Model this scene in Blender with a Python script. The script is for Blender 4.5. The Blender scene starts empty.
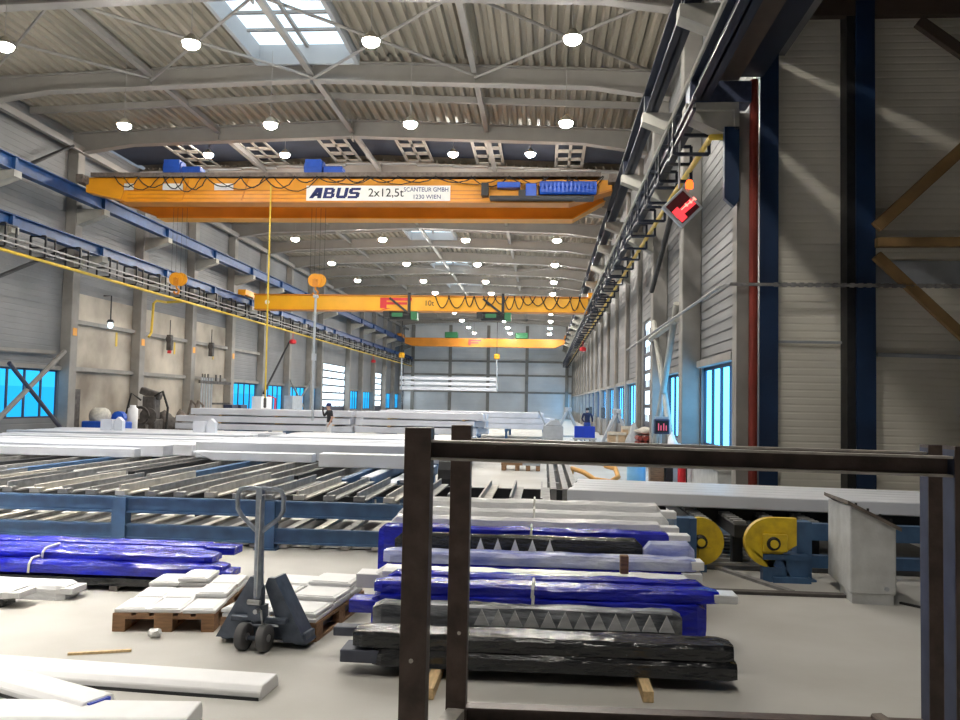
import bpy, math, random
from mathutils import Vector, Matrix
random.seed(7)
SC = bpy.context.scene
COL = SC.collection
PI = math.pi
ORD = ['first','second','third','fourth','fifth','sixth','seventh','eighth','ninth','tenth','eleventh','twelfth',
       'thirteenth','fourteenth','fifteenth','sixteenth','seventeenth','eighteenth','nineteenth','twentieth']

# ------------------------------------------------------------------ materials
def mat(name, c, rough=.6, metal=0., var=.12, scale=4., bump=0., bscale=30., stretch=None, c2=None, detail=4, spec=None):
    m = bpy.data.materials.new(name); m.use_nodes = True
    nt = m.node_tree; N = nt.nodes; L = nt.links
    b = N['Principled BSDF']
    b.inputs['Roughness'].default_value = rough; b.inputs['Metallic'].default_value = metal
    if spec is not None: b.inputs['Specular IOR Level'].default_value = spec
    tc = N.new('ShaderNodeTexCoord'); mp = N.new('ShaderNodeMapping')
    L.new(tc.outputs['Object'], mp.inputs['Vector'])
    if stretch: mp.inputs['Scale'].default_value = stretch
    nz = N.new('ShaderNodeTexNoise'); nz.inputs['Scale'].default_value = scale; nz.inputs['Detail'].default_value = detail
    L.new(mp.outputs['Vector'], nz.inputs['Vector'])
    rp = N.new('ShaderNodeValToRGB'); rp.color_ramp.elements[0].position = .3; rp.color_ramp.elements[1].position = .7
    lo = c2 if c2 else tuple(max(0, v*(1-var)) for v in c); hi = c if c2 else tuple(min(1, v*(1+var*.6)) for v in c)
    rp.color_ramp.elements[0].color = (*lo, 1); rp.color_ramp.elements[1].color = (*hi, 1)
    L.new(nz.outputs['Fac'], rp.inputs['Fac']); L.new(rp.outputs['Color'], b.inputs['Base Color'])
    if bump:
        n2 = N.new('ShaderNodeTexNoise'); n2.inputs['Scale'].default_value = bscale; n2.inputs['Detail'].default_value = 3
        L.new(mp.outputs['Vector'], n2.inputs['Vector'])
        bp = N.new('ShaderNodeBump'); bp.inputs['Strength'].default_value = bump; bp.inputs['Distance'].default_value = .02
        L.new(n2.outputs['Fac'], bp.inputs['Height']); L.new(bp.outputs['Normal'], b.inputs['Normal'])
    return m
def emit(name, c, s, noise=None):
    m = bpy.data.materials.new(name); m.use_nodes = True
    nt = m.node_tree; nt.nodes.clear()
    e = nt.nodes.new('ShaderNodeEmission'); o = nt.nodes.new('ShaderNodeOutputMaterial')
    e.inputs['Color'].default_value = (*c, 1); e.inputs['Strength'].default_value = s
    nt.links.new(e.outputs['Emission'], o.inputs['Surface'])
    return m

M = dict(
 roof=mat('galvanised_roof', (.34,.305,.245), .6, .0, .1, .5, c2=(.29,.26,.205), detail=2),
 roofbeam=mat('grey_painted_steel', (.29,.275,.255), .5, 0, .1, 1.5),
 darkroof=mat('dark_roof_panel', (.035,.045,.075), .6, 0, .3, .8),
 fascia=mat('pale_fascia', (.42,.43,.44), .6, 0, .1, .6),
 ladder=mat('pale_grille', (.42,.40,.36), .6, 0, .1, 2),
 wall=mat('grey_cladding', (.215,.215,.22), .6, 0, .18, .5),
 wallfar=mat('pale_far_cladding', (.74,.76,.78), .6, 0, .12, .4),
 wallbeige=mat('stained_plaster', (.60,.54,.45), .85, 0, .3, .45, c2=(.22,.185,.15), detail=6),
 cross=mat('cream_sandwich_panel', (.86,.82,.72), .55, 0, .1, .7),
 concrete=mat('column_concrete', (.29,.275,.255), .8, 0, .2, 1.5, .15, 20),
 bracketm=mat('cast_bracket', (.42,.41,.37), .8, 0, .2, 2),
 pedest=mat('whitewashed_concrete', (.60,.61,.61), .85, 0, .16, 5, .2, 40),
 plate=mat('rusty_plate', (.17,.14,.12), .7, .2, .35, 9),
 blue=mat('blue_paint', (.012,.060,.19), .45, 0, .25, 2.5),
 tableblue=mat('table_blue_paint', (.055,.13,.26), .5, 0, .45, 5, c2=(.035,.08,.17), detail=6),
 shadenavy=mat('shaded_blue_paint', (.006,.012,.03), .5, 0, .3, 2),  # runway blue taken near black, dimness of that side put into the colour
 navy=mat('navy_column_paint', (.010,.032,.09), .45, 0, .3, 1.5),
 frameblk=mat('brown_black_steel', (.095,.066,.056), .45, .1, .4, 14, .1, 60),
 frameedge=mat('pale_lit_steel', (.46,.43,.40), .45, .1, .3, 20),  # pale tone paints in the light caught by the rack flanges
 frameblue=mat('blue_grey_steel', (.055,.07,.13), .45, .3, .3, 10),
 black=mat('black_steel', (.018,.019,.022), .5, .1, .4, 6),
 rubber=mat('black_rubber', (.02,.02,.02), .7),
 orange=mat('crane_orange', (.80,.33,.012), .4, 0, .12, 1.2),
 orangeD=mat('crane_orange_flange', (.62,.22,.012), .45, 0, .15, 1.2),
 yellow=mat('crane_yellow', (.86,.43,.012), .4, 0, .1, 1.2),
 yellowG=mat('guard_yellow', (.80,.58,.02), .5, 0, .35, 9, c2=(.55,.36,.02)),
 pipeY=mat('gas_pipe_yellow', (.72,.50,.05), .45),
 pipeR=mat('red_lead_pipe', (.26,.035,.022), .5, 0, .3, 2),
 brown=mat('brown_brace_paint', (.34,.21,.09), .55, 0, .25, 3),
 joist=mat('dark_joist', (.09,.065,.05), .6),
 hoistblue=mat('hoist_blue', (.02,.10,.55), .4),
 hoistgrn=mat('hoist_green', (.02,.16,.06), .5),
 white=mat('white_coated_beam', (.77,.79,.85), .45, 0, .05, 1.5),
 white2=mat('primed_beam', (.64,.67,.75), .5, 0, .1, 1.5),
 slab=mat('white_slab', (.86,.86,.87), .6, 0, .04, 6),
 signw=mat('sign_white', (.85,.84,.80), .5, 0, .05),
 ink=mat('sign_ink_navy', (.01,.02,.13), .6),
 inkblk=mat('sign_ink_black', (.012,.012,.012), .6),
 red=mat('signal_red', (.65,.02,.03), .45),
 wood=mat('pallet_wood', (.30,.17,.09), .8, 0, .35, 6, .2, 40, (1,8,8)),
 timber=mat('fresh_timber', (.72,.52,.28), .75, 0, .2, 7, stretch=(8,1,8)),
 filmblue=mat('blue_film', (.010,.020,.60), .22, 0, .35, 7, .9, 14, (.45,1.6,1.6), c2=(.006,.010,.30), spec=.7),
 filmlight=mat('pale_blue_film', (.74,.79,.97), .25, 0, .3, 4, .7, 14, (.6,1.6,1.6), c2=(.13,.18,.68), spec=.7),
 filmblack=mat('black_film', (.012,.014,.018), .2, 0, .4, 8, .9, 14, (.45,1.6,1.6), spec=.7),
 filmgrey=mat('grey_smoky_film', (.42,.44,.47), .25, 0, .3, 5, .7, 16, (.5,2,2), c2=(.03,.035,.045), spec=.7),
 filmwhite=mat('white_film', (.93,.93,.94), .3, 0, .15, 6, .6, 14, (.45,1.6,1.6), c2=(.80,.81,.83), spec=.6),
 boardgrey=mat('slate_board', (.075,.085,.12), .6, 0, .2, 8),
 tie=mat('white_tie', (.85,.85,.80), .5),
 bar=mat('dusty_steel_bar', (.30,.295,.29), .55, .2, .3, 7),
 barlight=mat('worn_light_bar', (.55,.52,.47), .6, .1, .25, 6),
 chrome=mat('bright_steel', (.55,.56,.58), .3, .8),
 jack=mat('jack_grey_paint', (.08,.10,.14), .45, .2, .35, 12),
 jackh=mat('jack_handle_paint', (.27,.31,.37), .4, .3, .3, 14),
 tyre=mat('grey_tyre', (.10,.10,.105), .7),
 skin=mat('skin', (.55,.33,.25), .6), cloth_k=mat('charcoal_shirt', (.03,.03,.035), .85), cloth_w=mat('white_trousers', (.80,.82,.86), .85),
 cloth_b=mat('navy_workwear', (.012,.02,.07), .85), cloth_b2=mat('blue_trousers', (.02,.06,.30), .85), cap=mat('cap_navy', (.02,.035,.14), .8),
 crate=mat('blue_plastic', (.01,.05,.55), .4), cyan=mat('light_blue_drum', (.25,.55,.85), .45),
 tan=mat('cardboard', (.62,.46,.30), .8, 0, .2, 6), greyb=mat('grey_box', (.45,.48,.52), .6), grime=mat('grimy_machine', (.10,.09,.085), .7, .1, .5, 5),
 hose=mat('orange_hose', (.75,.38,.10), .5), sack=mat('pale_sack', (.72,.68,.60), .9, 0, .2, 8, .4, 20),
 winframe=mat('dark_window_frame', (.05,.055,.09), .5), gateframe=mat('gate_frame', (.07,.075,.10), .5),
 paper=mat('crumpled_paper', (.85,.85,.84), .8, 0, .1, 10),
 lens=emit('lamp_lens', (1,.95,.86), 530), lensfill=emit('fill_lamp_lens', (1,.95,.86), 3100), pane=emit('lit_cyan_glass', (.02,.30,.62), 2.3), panedeep=emit('lit_cyan_glass_lower', (.012,.25,.55), 2.2),
 paneright=emit('bright_cyan_glass', (.08,.42,.80), 5.5),
 gatepane=emit('lit_white_glass', (.74,.90,1), 2.4), skyglass=emit('skylight_glass', (.72,.88,1), 1.7),
 ledred=emit('red_display', (1,.05,.06), 1.6), ledhot=emit('red_digits', (1,.22,.16), 3.0), ledorange=emit('orange_beacon', (1,.13,.02), 2.5), ledpink=emit('pink_digits', (1,.2,.35), .7),
)
M['leddark'] = mat('display_glass', (.10,.008,.012), .25)

def floor_mat():
    m = mat('concrete_floor', (.53,.52,.495), .62, 0, .12, .8, .05, 60, detail=8, c2=(.42,.405,.375))
    return m
M['floor'] = floor_mat()

# ------------------------------------------------------------------ mesh builder
class MB:
    def __init__(s): s.v=[]; s.f=[]; s.mi=[]; s.cur=0
    def m(s,i): s.cur=i; return s
    def add(s, vs, fs):
        o=len(s.v); s.v+= [tuple(v) for v in vs]; s.f+=[tuple(i+o for i in f) for f in fs]; s.mi+=[s.cur]*len(fs); return s
    def bx(s,x0,x1,y0,y1,z0,z1):
        return s.add([(x0,y0,z0),(x1,y0,z0),(x1,y1,z0),(x0,y1,z0),(x0,y0,z1),(x1,y0,z1),(x1,y1,z1),(x0,y1,z1)],
                     [(3,2,1,0),(4,5,6,7),(0,1,5,4),(1,2,6,5),(2,3,7,6),(3,0,4,7)])
    def rbx(s,c,sz,rz=0,rx=0,ry=0,bev=0):
        hx,hy,hz=[q/2 for q in sz]
        R=Matrix.Rotation(rz,3,'Z')@Matrix.Rotation(ry,3,'Y')@Matrix.Rotation(rx,3,'X')
        C=Vector(c)
        vs=[C+R@Vector(p) for p in [(-hx,-hy,-hz),(hx,-hy,-hz),(hx,hy,-hz),(-hx,hy,-hz),(-hx,-hy,hz),(hx,-hy,hz),(hx,hy,hz),(-hx,hy,hz)]]
        return s.add(vs,[(3,2,1,0),(4,5,6,7),(0,1,5,4),(1,2,6,5),(2,3,7,6),(3,0,4,7)])
    def beam(s,p0,p1,w,h,up=(0,0,1)):
        a=Vector(p0); b=Vector(p1); d=(b-a).normalized(); u=Vector(up)
        if abs(d.dot(u))>.98: u=Vector((0,1,0))
        sd=d.cross(u).normalized(); u=sd.cross(d).normalized()
        vs=[]
        for p in (a,b):
            for i,j in ((-1,-1),(1,-1),(1,1),(-1,1)): vs.append(p+sd*i*w/2+u*j*h/2)
        return s.add(vs,[(0,1,2,3),(7,6,5,4),(0,4,5,1),(1,5,6,2),(2,6,7,3),(3,7,4,0)])
    def tube(s,pts,r,n=8,caps=True):
        P=[Vector(p) for p in pts]; o=len(s.v); rr=r if isinstance(r,(list,tuple)) else [r]*len(P)
        pu=None
        vs=[];fs=[]
        for k,p in enumerate(P):
            d=((P[min(k+1,len(P)-1)]-P[max(k-1,0)])).normalized()
            u=Vector((0,0,1)) if pu is None else pu
            if abs(d.dot(u))>.95: u=Vector((0,1,0)) if abs(d.y)<.9 else Vector((1,0,0))
            sd=d.cross(u).normalized(); u=sd.cross(d).normalized(); pu=u
            for i in range(n):
                a=2*PI*i/n; vs.append(p+sd*math.cos(a)*rr[k]+u*math.sin(a)*rr[k])
        for k in range(len(P)-1):
            for i in range(n):
                j=(i+1)%n; fs.append((k*n+i,k*n+j,(k+1)*n+j,(k+1)*n+i))
        if caps:
            fs.append(tuple(range(n))[::-1]); fs.append(tuple((len(P)-1)*n+i for i in range(n)))
        return s.add(vs,fs)
    def lathe(s,c,prof,n=16,axis='z'):
        vs=[];fs=[]; C=Vector(c)
        for r,h in prof:
            for i in range(n):
                a=2*PI*i/n; x,y=r*math.cos(a),r*math.sin(a)
                q={'z':(x,y,h),'y':(x,h,y),'x':(h,x,y)}[axis]; vs.append(C+Vector(q))
        for k in range(len(prof)-1):
            for i in range(n):
                j=(i+1)%n; fs.append((k*n+i,k*n+j,(k+1)*n+j,(k+1)*n+i))
        fs.append(tuple(range(n))[::-1]); fs.append(tuple((len(prof)-1)*n+i for i in range(n)))
        return s.add(vs,fs)
    def prism(s,poly,axis,a0,a1):
        # poly: 2D points; axis 'x': (y,z), 'y': (x,z), 'z': (x,y)
        n=len(poly); vs=[]
        for a in (a0,a1):
            for p,q in poly: vs.append({'x':(a,p,q),'y':(p,a,q),'z':(p,q,a)}[axis])
        fs=[tuple(range(n))[::-1],tuple(range(n,2*n))]+[(i,(i+1)%n,n+(i+1)%n,n+i) for i in range(n)]
        return s.add(vs,fs)
    def build(s,name,m,parent=None,smooth=False,bevel=0,loc=None,rz=0):
        me=bpy.data.meshes.new(name); me.from_pydata(s.v,[],s.f)
        ms=m if isinstance(m,(list,tuple)) else [m]
        for q in ms: me.materials.append(M[q] if isinstance(q,str) else q)
        me.polygons.foreach_set('material_index',s.mi)
        import bmesh
        b=bmesh.new(); b.from_mesh(me); bmesh.ops.recalc_face_normals(b,faces=b.faces)
        if bevel: bmesh.ops.bevel(b,geom=list(b.edges),offset=bevel,segments=1,affect='EDGES',clamp_overlap=True)
        b.to_mesh(me); b.free()
        if smooth: me.polygons.foreach_set('use_smooth',[True]*len(me.polygons))
        o=bpy.data.objects.new(name,me); COL.objects.link(o)
        if parent: o.parent=parent
        if loc: o.location=loc
        if rz: o.rotation_euler.z=rz
        return o
def tag(o,label,cat,group=None):
    o['label']=label; o['category']=cat
    if group: o['group']=group
    return o
def thing(name,label,cat,loc=(0,0,0),rz=0,group=None):
    o=bpy.data.objects.new(name,None); COL.objects.link(o); o.location=loc; o.rotation_euler=(0,0,rz)
    return tag(o,label,cat,group)
def struct(o): o['kind']='structure'; return o
def dup(root,loc,rz=0,label=None,group=None):
    r=root.copy(); COL.objects.link(r); r.location=loc; r.rotation_euler=(0,0,rz)
    if label: r['label']=label
    if group: r['group']=group
    for ch in list(root.children):
        c=ch.copy(); COL.objects.link(c); c.parent=r
        for g in ch.children:
            d=g.copy(); COL.objects.link(d); d.parent=c
    return r
def text(name,body,m,parent,loc,size,rot=(PI/2,0,0),bold=0.,xs=1.,shear=0.,align='CENTER'):
    cu=bpy.data.curves.new(name,'FONT'); cu.body=body; cu.size=size; cu.extrude=.006; cu.offset=bold; cu.align_x=align; cu.align_y='CENTER'; cu.shear=shear
    tmp=bpy.data.objects.new(name,cu); COL.objects.link(tmp)
    dg=bpy.context.evaluated_depsgraph_get(); dg.update(); me=bpy.data.meshes.new_from_object(tmp.evaluated_get(dg))
    bpy.data.objects.remove(tmp); me.materials.clear(); me.materials.append(M[m]); me.name=name
    o=bpy.data.objects.new(name,me); COL.objects.link(o); o.parent=parent
    o.location=loc; o.rotation_euler=rot; o.scale=(xs,1,1); return o

# hall numbers
XL,XR=-18.5,3.7; XC=-7.4; YF=111.; YJ=15.3; YB=-6.
EAVE,RIDGE=12.05,12.5
def roofz(x): return RIDGE-(RIDGE-EAVE)*abs(x-XC)/11.1
BAY=5.6
LC=[31.4+BAY*k for k in range(-1,7)]+[68.2,78.2,83.8,89.9,96.2,101.8,107.4]      # columns of the beige-panelled wall
RC=[15.1,20.75,26.35,33.2]+[38.0+BAY*k for k in range(0,14)]

# ------------------------------------------------------------------ floor
b=MB(); b.bx(-18.6,14,YB,YF+.3,-.2,0); struct(b.build('floor','floor'))
# ------------------------------------------------------------------ walls
def ribs_x(b,x,out,y0,y1,z0,z1,p=.22,d=.008):   # wall in plane X, grooves along Y ; out = side pointing into the hall
    n=max(1,round((z1-z0)/p)); h=(z1-z0)/n; t=-out*.15
    for k in range(n):
        a=z0+k*h; c=a+h
        xs=[x,x+out*d*0]; 
        b.add([(x-out*d,y0,a),(x-out*d,y1,a),(x-out*d,y1,a+.02),(x-out*d,y0,a+.02),(x,y0,a+.035),(x,y1,a+.035),(x,y0,c-.015),(x,y1,c-.015),(x-out*d,y0,c),(x-out*d,y1,c)],
              [(0,1,2,3),(3,2,5,4),(4,5,7,6),(6,7,9,8)])
    xx=sorted((x-out*d,x+t))
    b.bx(xx[0]-.0,xx[1],y0,y1,z0,z1) if out<0 else b.bx(xx[0],xx[1]-.001,y0,y1,z0,z1)
def ribs_y(b,y,x0,x1,z0,z1,p=.13,d=.007):       # wall in plane Y facing -Y
    n=max(1,round((z1-z0)/p)); h=(z1-z0)/n
    for k in range(n):
        a=z0+k*h; c=a+h
        b.add([(x0,y+d,a),(x1,y+d,a),(x1,y+d,a+.012),(x0,y+d,a+.012),(x0,y,a+.03),(x1,y,a+.03),(x0,y,c-.02),(x1,y,c-.02),(x0,y+d,c),(x1,y+d,c)],
              [(0,1,2,3),(3,2,5,4),(4,5,7,6),(6,7,9,8)])
    b.bx(x0,x1,y+d+.001,y+.2,z0,z1)
WZ0,WZ1=1.0,2.8
wins=[]; gates=[]
# left wall
b=MB(); b2=MB()
bays=[(YB,13.95),(13.95,19.55),(19.55,25.8)]+[(LC[i],LC[i+1]) for i in range(len(LC)-1)]+[(LC[-1],YF)]
for (y0,y1) in bays:
    mid=(y0+y1)/2
    if 68.2<=y0<78.2 :
        ribs_x(b,XL,1,y0,y1,5,12.2); gates.append((XL,1,y0+.1,y1-.1,0,5))
    elif 31<mid<48:
        b2.bx(XL-.2,XL,y0,y1,0,5.9); ribs_x(b,XL,1,y0,y1,5.9,12.2)
    elif mid<14:
        ribs_x(b,XL,1,y0,y1,0,12.2)
    elif 90<mid<96 or mid>108:
        b.bx(XL-.2,XL,y0,y0+.3,0,5); b.bx(XL-.2,XL,y1-.3,y1,0,5); ribs_x(b,XL,1,y0,y1,5,12.2); gates.append((XL,1,y0+.3,y1-.3,0,5))
    else:
        ribs_x(b,XL,1,y0,y1,0,WZ0); ribs_x(b,XL,1,y0,y1,WZ1,12.2); wins.append((XL,1,y0+.35,y1-.25,WZ0,WZ1))
        b.bx(XL-.2,XL,y0,y0+.35,WZ0,WZ1); b.bx(XL-.2,XL,y1-.25,y1,WZ0,WZ1)
w=struct(b.build('wall_left','wall')); p=b2.build('plaster_panel','wallbeige',w)
# right wall (from the jog to the far end) and its upper strip over the side bay
b=MB()
rb=[(YJ+.2,RC[1])]+[(RC[i],RC[i+1]) for i in range(1,len(RC)-1)]+[(RC[-1],YF)]
for (y0,y1) in rb:
    mid=(y0+y1)/2
    if 26.4<mid<33:
        ribs_x(b,XR,-1,y0,y1,5,12.2); b.bx(XR,XR+.2,y0,y0+3.0,0,5); b.bx(XR,XR+.2,y1-.9,y1,0,5); gates.append((XR,-1,y0+3.0,y1-.9,0,5))
    else:
        e=1.2 if y0<16 else .35
        ribs_x(b,XR,-1,y0,y1,0,WZ0); ribs_x(b,XR,-1,y0,y1,WZ1,12.2); wins.append((XR,-1,y0+e,y1-.35,WZ0,WZ1))
        b.bx(XR,XR+.2,y0,y0+e,WZ0,WZ1); b.bx(XR,XR+.2,y1-.35,y1,WZ0,WZ1)
b.bx(XR+.25,XR+.5,YB,YJ,8.2,12.2)
struct(b.build('wall_right','wall'))
b=MB()
ribs_y(b,YF,XL,XR,0,12.3,.5,.02)
b.prism([(XL,12.3),(XR,12.3),(XC,12.7)],'y',YF,YF+.2)
fw=struct(b.build('wall_far','wallfar'))
g=MB()
for z in (7.3,5.5,3.3): g.bx(XL,XR,YF-.2,YF,z-.12,z+.12)
for x in (-17.3,-12.36,-7.36,-2.3,2.9): g.bx(x-.2,x+.2,YF-.3,YF,0,12)
g.build('wall_girts','concrete',fw)
b=MB(); ribs_y(b,YJ,XR,14,0,9.2); cw=struct(b.build('wall_side','cross'))
b=MB(); b.bx(13.8,14,YB,YJ,0,9.2); struct(b.build('wall_outer','wall'))
b=MB(); b.bx(XL-.2,14,YB-.2,YB,0,12.6); struct(b.build('wall_back','wall'))

# windows: frame + panes
for n,(x,out,y0,y1,z0,z1) in enumerate(wins):
    f=MB(); xi=x-out*.10
    def fb(ya,yb,za,zb,dx=.10): f.bx(min(xi-.04,xi+.04)-.0,xi+.04,ya,yb,za,zb)
    nb=5 if (y1-y0)>4.5 else 4
    fb(y0,y1,z0,z0+.06); fb(y0,y1,z1-.07,z1)
    for k in range(nb+1):
        yy=y0+(y1-y0)*k/nb; fb(max(y0,yy-.04),min(y1,yy+.04),z0+.06,z1-.07)
    w=struct(f.build('window_%d'%(n+1),'winframe'))
    g=MB(); g.bx(xi-.012-out*.03,xi+.012-out*.03,y0+.03,y1-.03,z0+.03,z0+1.15); g.build('pane','panedeep' if out>0 else 'paneright',w)
    g=MB(); g.bx(xi-.012-out*.03,xi+.012-out*.03,y0+.03,y1-.03,z0+1.15,z1-.03); g.build('pane','pane' if out>0 else 'paneright',w)
    s=MB(); s.bx(min(x-out*.02,x+out*.12),max(x-out*.02,x+out*.12),y0,y1,z1,z1+.16); s.build('lintel','concrete',w)
for n,(x,out,y0,y1,z0,z1) in enumerate(gates):
    f=MB(); xi=x-out*.08
    for k in range(9): 
        z=z0+(z1-z0)*k/8; f.bx(xi-.05,xi+.05,y0,y1,max(z0,z-.07),min(z1,z+.07))
    for yy in (y0+.06,y1-.06): f.bx(xi-.05,xi+.05,yy-.06,yy+.06,z0,z1)
    d=struct(f.build('door_%d'%(n+1),'gateframe'))
    g=MB(); g.bx(xi-.012,xi+.012,y0+.1,y1-.1,z0+1.2,z1-.05); g.build('pane','gatepane',d)
    g=MB(); g.bx(xi-.03,xi+.03,y0+.1,y1-.1,z0+.05,z0+1.2); g.build('door_panel','gateframe',d)
    g=MB()
    for k in (2,4,6,7):
        z=z0+(z1-z0)*k/8
        for q in range(7): yy=y0+.3+(y1-y0-.6)*q/6; g.bx(xi-.03,xi+.03,yy-.05,yy+.05,z+.07,z+.32)
    g.build('glazing_clip','gateframe',d)
# columns
def column(x0,x1,y,top,m='concrete',w=.5,name='column'):
    b=MB(); b.bx(x0,x1,y-w/2,y+w/2,0,top)
    return struct(b.build(name,m,bevel=.02))
for y in LC+[13.95,19.55]: column(XL+.001,XL+.42,y,11.5)
for y in RC[1:]: column(XR-(.45 if y<30 else .16),XR-.001,y,11.5)
b=MB(); b.bx(3.30,3.5,14.95,15.3,0,7.04); b.bx(3.5,3.54,14.98,15.3,0,7.04); struct(b.build('column','concrete'))
b=MB(); b.bx(3.70,4.02,15.0,15.28,0,9.2); struct(b.build('column','navy'))
b=MB(); b.bx(5.16,5.30,14.95,15.28,0,9.0); b.m(1).bx(5.30,5.62,14.9,15.28,0,9.0); struct(b.build('column',['black','navy']))
# side-bay roof with joists
b=MB(); b.bx(XR+.5,14,YB,YJ,9.2,9.4); sr=struct(b.build('ceiling_side','joist'))
for k,y in enumerate((15.0,13.2,11.4,9.6,7.8,6,4.2,2.4)):
    q=MB(); q.bx(XR+.5,13.8,y-.08,y+.08,8.75,9.2); q.build('joist','joist',sr)

# ------------------------------------------------------------------ roof
holes=[(3.2,9.2,-14.6,-11.6),(19.6,25.2,-8.95,-5.95),(49.6,53.4,-8.6,-5.8),(61,65.3,-8.6,-5.8),(72.5,77,-8.6,-5.8)]  # first opening is an unseen skylight added to light the near floor
DARK=(31.5,36.7)
def corr(b,x0,x1,y0,y1,p=.34,h=.12):
    n=max(1,round((x1-x0)/p)); w=(x1-x0)/n
    pts=[]
    for k in range(n):
        a=x0+k*w; z=0
        pts+= [(a,h),(a+.36*w,h),(a+.5*w,0),(a+.86*w,0)]
    pts.append((x1,h))
    vs=[];fs=[]
    for x,z in pts:
        vs+=[(x,y0,roofz(x)+z),(x,y1,roofz(x)+z)]
    for k in range(len(pts)-1): fs.append((2*k,2*k+1,2*k+3,2*k+2))
    b.add(vs,fs)
    # upper skin closes the deck
    o=[(x0,roofz(x0)+.35),(x1,roofz(x1)+.35)]
    if x0<XC<x1: o.insert(1,(XC,roofz(XC)+.35))
    for k in range(len(o)-1):
        b.add([(o[k][0],y0,o[k][1]),(o[k][0],y1,o[k][1]),(o[k+1][0],y1,o[k+1][1]),(o[k+1][0],y0,o[k+1][1])],[(0,1,2,3)])
b=MB()
cuts=sorted({YB,YF,DARK[0],DARK[1],*[h[0] for h in holes],*[h[1] for h in holes]})
for y0,y1 in zip(cuts,cuts[1:]):
    m=(y0+y1)/2
    if DARK[0]<m<DARK[1]: continue
    hs=[h for h in holes if h[0]<m<h[1]]
    if hs:
        corr(b,XL,hs[0][2],y0,y1); corr(b,hs[0][3],XR+.3,y0,y1)
    else: corr(b,XL,XR+.3,y0,y1)
ceil=struct(b.build('ceiling','roof'))
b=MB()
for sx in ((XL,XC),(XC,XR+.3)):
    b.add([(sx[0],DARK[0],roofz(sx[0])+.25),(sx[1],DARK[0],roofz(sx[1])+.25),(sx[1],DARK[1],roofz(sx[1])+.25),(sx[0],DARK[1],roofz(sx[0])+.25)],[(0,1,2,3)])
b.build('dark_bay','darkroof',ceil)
b=MB()
for k in range(14):
    x0=XL+.1+k*1.58; b.bx(x0,x0+1.54,DARK[1]+.0,DARK[1]+2.3,roofz(x0+.8)-.12,roofz(x0+.8)-.08)
b.build('pale_panels','fascia',ceil)
for k,x in enumerate((-15.2,-12.1,-8.8,-5.6,-2.5,.9)):
    q=MB(); z=roofz(x)+.0
    for dx in (-.55,-.0,.55): q.bx(x+dx-.06,x+dx+.06,DARK[0],DARK[1],z,z+.03)
    for j in range(5):
        y=DARK[0]+.5+j*1.15; q.bx(x-.55,x+.55,y-.2,y+.2,z,z+.03)
    q.build('ladder_grille','ladder',ceil)
# skylight upstands and glass
for i,(y0,y1,x0,x1) in enumerate(holes):
    h=.42 if i<2 else .3; z0=12.2; z1=roofz(x0 if abs(x0-XC)<abs(x1-XC) else x1)+h
    b=MB(); t=.12
    b.bx(x0-t,x0,y0-t,y1+t,z0,z1); b.bx(x1,x1+t,y0-t,y1+t,z0,z1); b.bx(x0,x1,y0-t,y0,z0,z1); b.bx(x0,x1,y1,y1+t,z0,z1)
    s=struct(b.build('window_%d'%(len(wins)+i+1),'fascia'))
    g=MB(); g.bx(x0,x1,y0,y1,z1-.05,z1-.02); g.build('pane','skyglass',s)
    f=MB()
    for k in range(1,5 if i<2 else 3): y=y0+(y1-y0)*k/(5 if i<2 else 3); f.bx(x0,x1,y-.05,y+.05,z1-.13,z1-.05)
    f.bx((x0+x1)/2-.05,(x0+x1)/2+.05,y0,y1,z1-.15,z1-.05)
    f.build('glazing_bar','roofbeam',s)
# rafters
def rafter(y):
    b=MB()
    top=[(XL+.1,roofz(XL)-.02),(XC,roofz(XC)-.02),(XR-.05,roofz(XR)-.02)]
    bot=[(XR-.05,11.2),(1.25,11.57),(XC,11.86),(-16.05,11.57),(XL+.1,11.2)]
    b.prism([*top,*bot],'y',y-.02,y+.02)
    pb=bot[::-1]
    for (xa,za),(xb,zb) in zip(pb,pb[1:]): b.beam((xa,y,za),(xb,y,zb),.36,.05)
    for (xa,za),(xb,zb) in zip(top,top[1:]): b.beam((xa,y,za-.02),(xb,y,zb-.02),.3,.04)
    for x in (-12.6,-7.4,-2.3): b.bx(x-.02,x+.02,y-.16,y+.16,11.7,roofz(x)-.05)
    return struct(b.build('roof_beam','roofbeam'))
RY=[25.7+BAY*k for k in range(-5,15)]
for y in RY: rafter(y)
for y in RY:
    if DARK[0]-1<y+2.8<DARK[1] or 19<y<21: continue
    b=MB()
    for (xa,xb) in ((XL+.1,XC),(XC,XR-.05)):
        b.beam((xa,y+2.8,roofz(xa)-.10),(xb,y+2.8,roofz(xb)-.10),.14,.22)
    struct(b.build('roof_purlin','roofbeam'))
b=MB()
for i,(y0,y1) in enumerate(zip(RY,RY[1:])):
    for x in (-12.6,-7.4,-2.3):
        b.bx(x-.09,x+.09,y0+.05,y1-.05,11.98,12.02); b.bx(x-.015,x+.015,y0+.05,y1-.05,12.02,12.22)
struct(b.build('roof_struts','roofbeam'))
b=MB()
xs=[-18.1,-12.6,-7.4,-2.3,3.2]
for y0,y1 in ((20.1,25.7),(59.3,64.9),(98.5,104.1)):
    for xa,xb in zip(xs,xs[1:]):
        b.tube([(xa,y0+.1,11.95),(xb,y1-.1,11.95)],.045,6); b.tube([(xb,y0+.1,11.87),(xa,y1-.1,11.87)],.045,6)
struct(b.build('roof_bracing','roofbeam'))
b=MB(); b.beam((XL+.5,YB,11.35),(XL+.5,YF,11.35),.18,.24); b.beam((XR-.5,YJ,11.3),(XR-.5,YF,11.3),.16,.2)
struct(b.build('eave_beam','roofbeam'))

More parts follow.
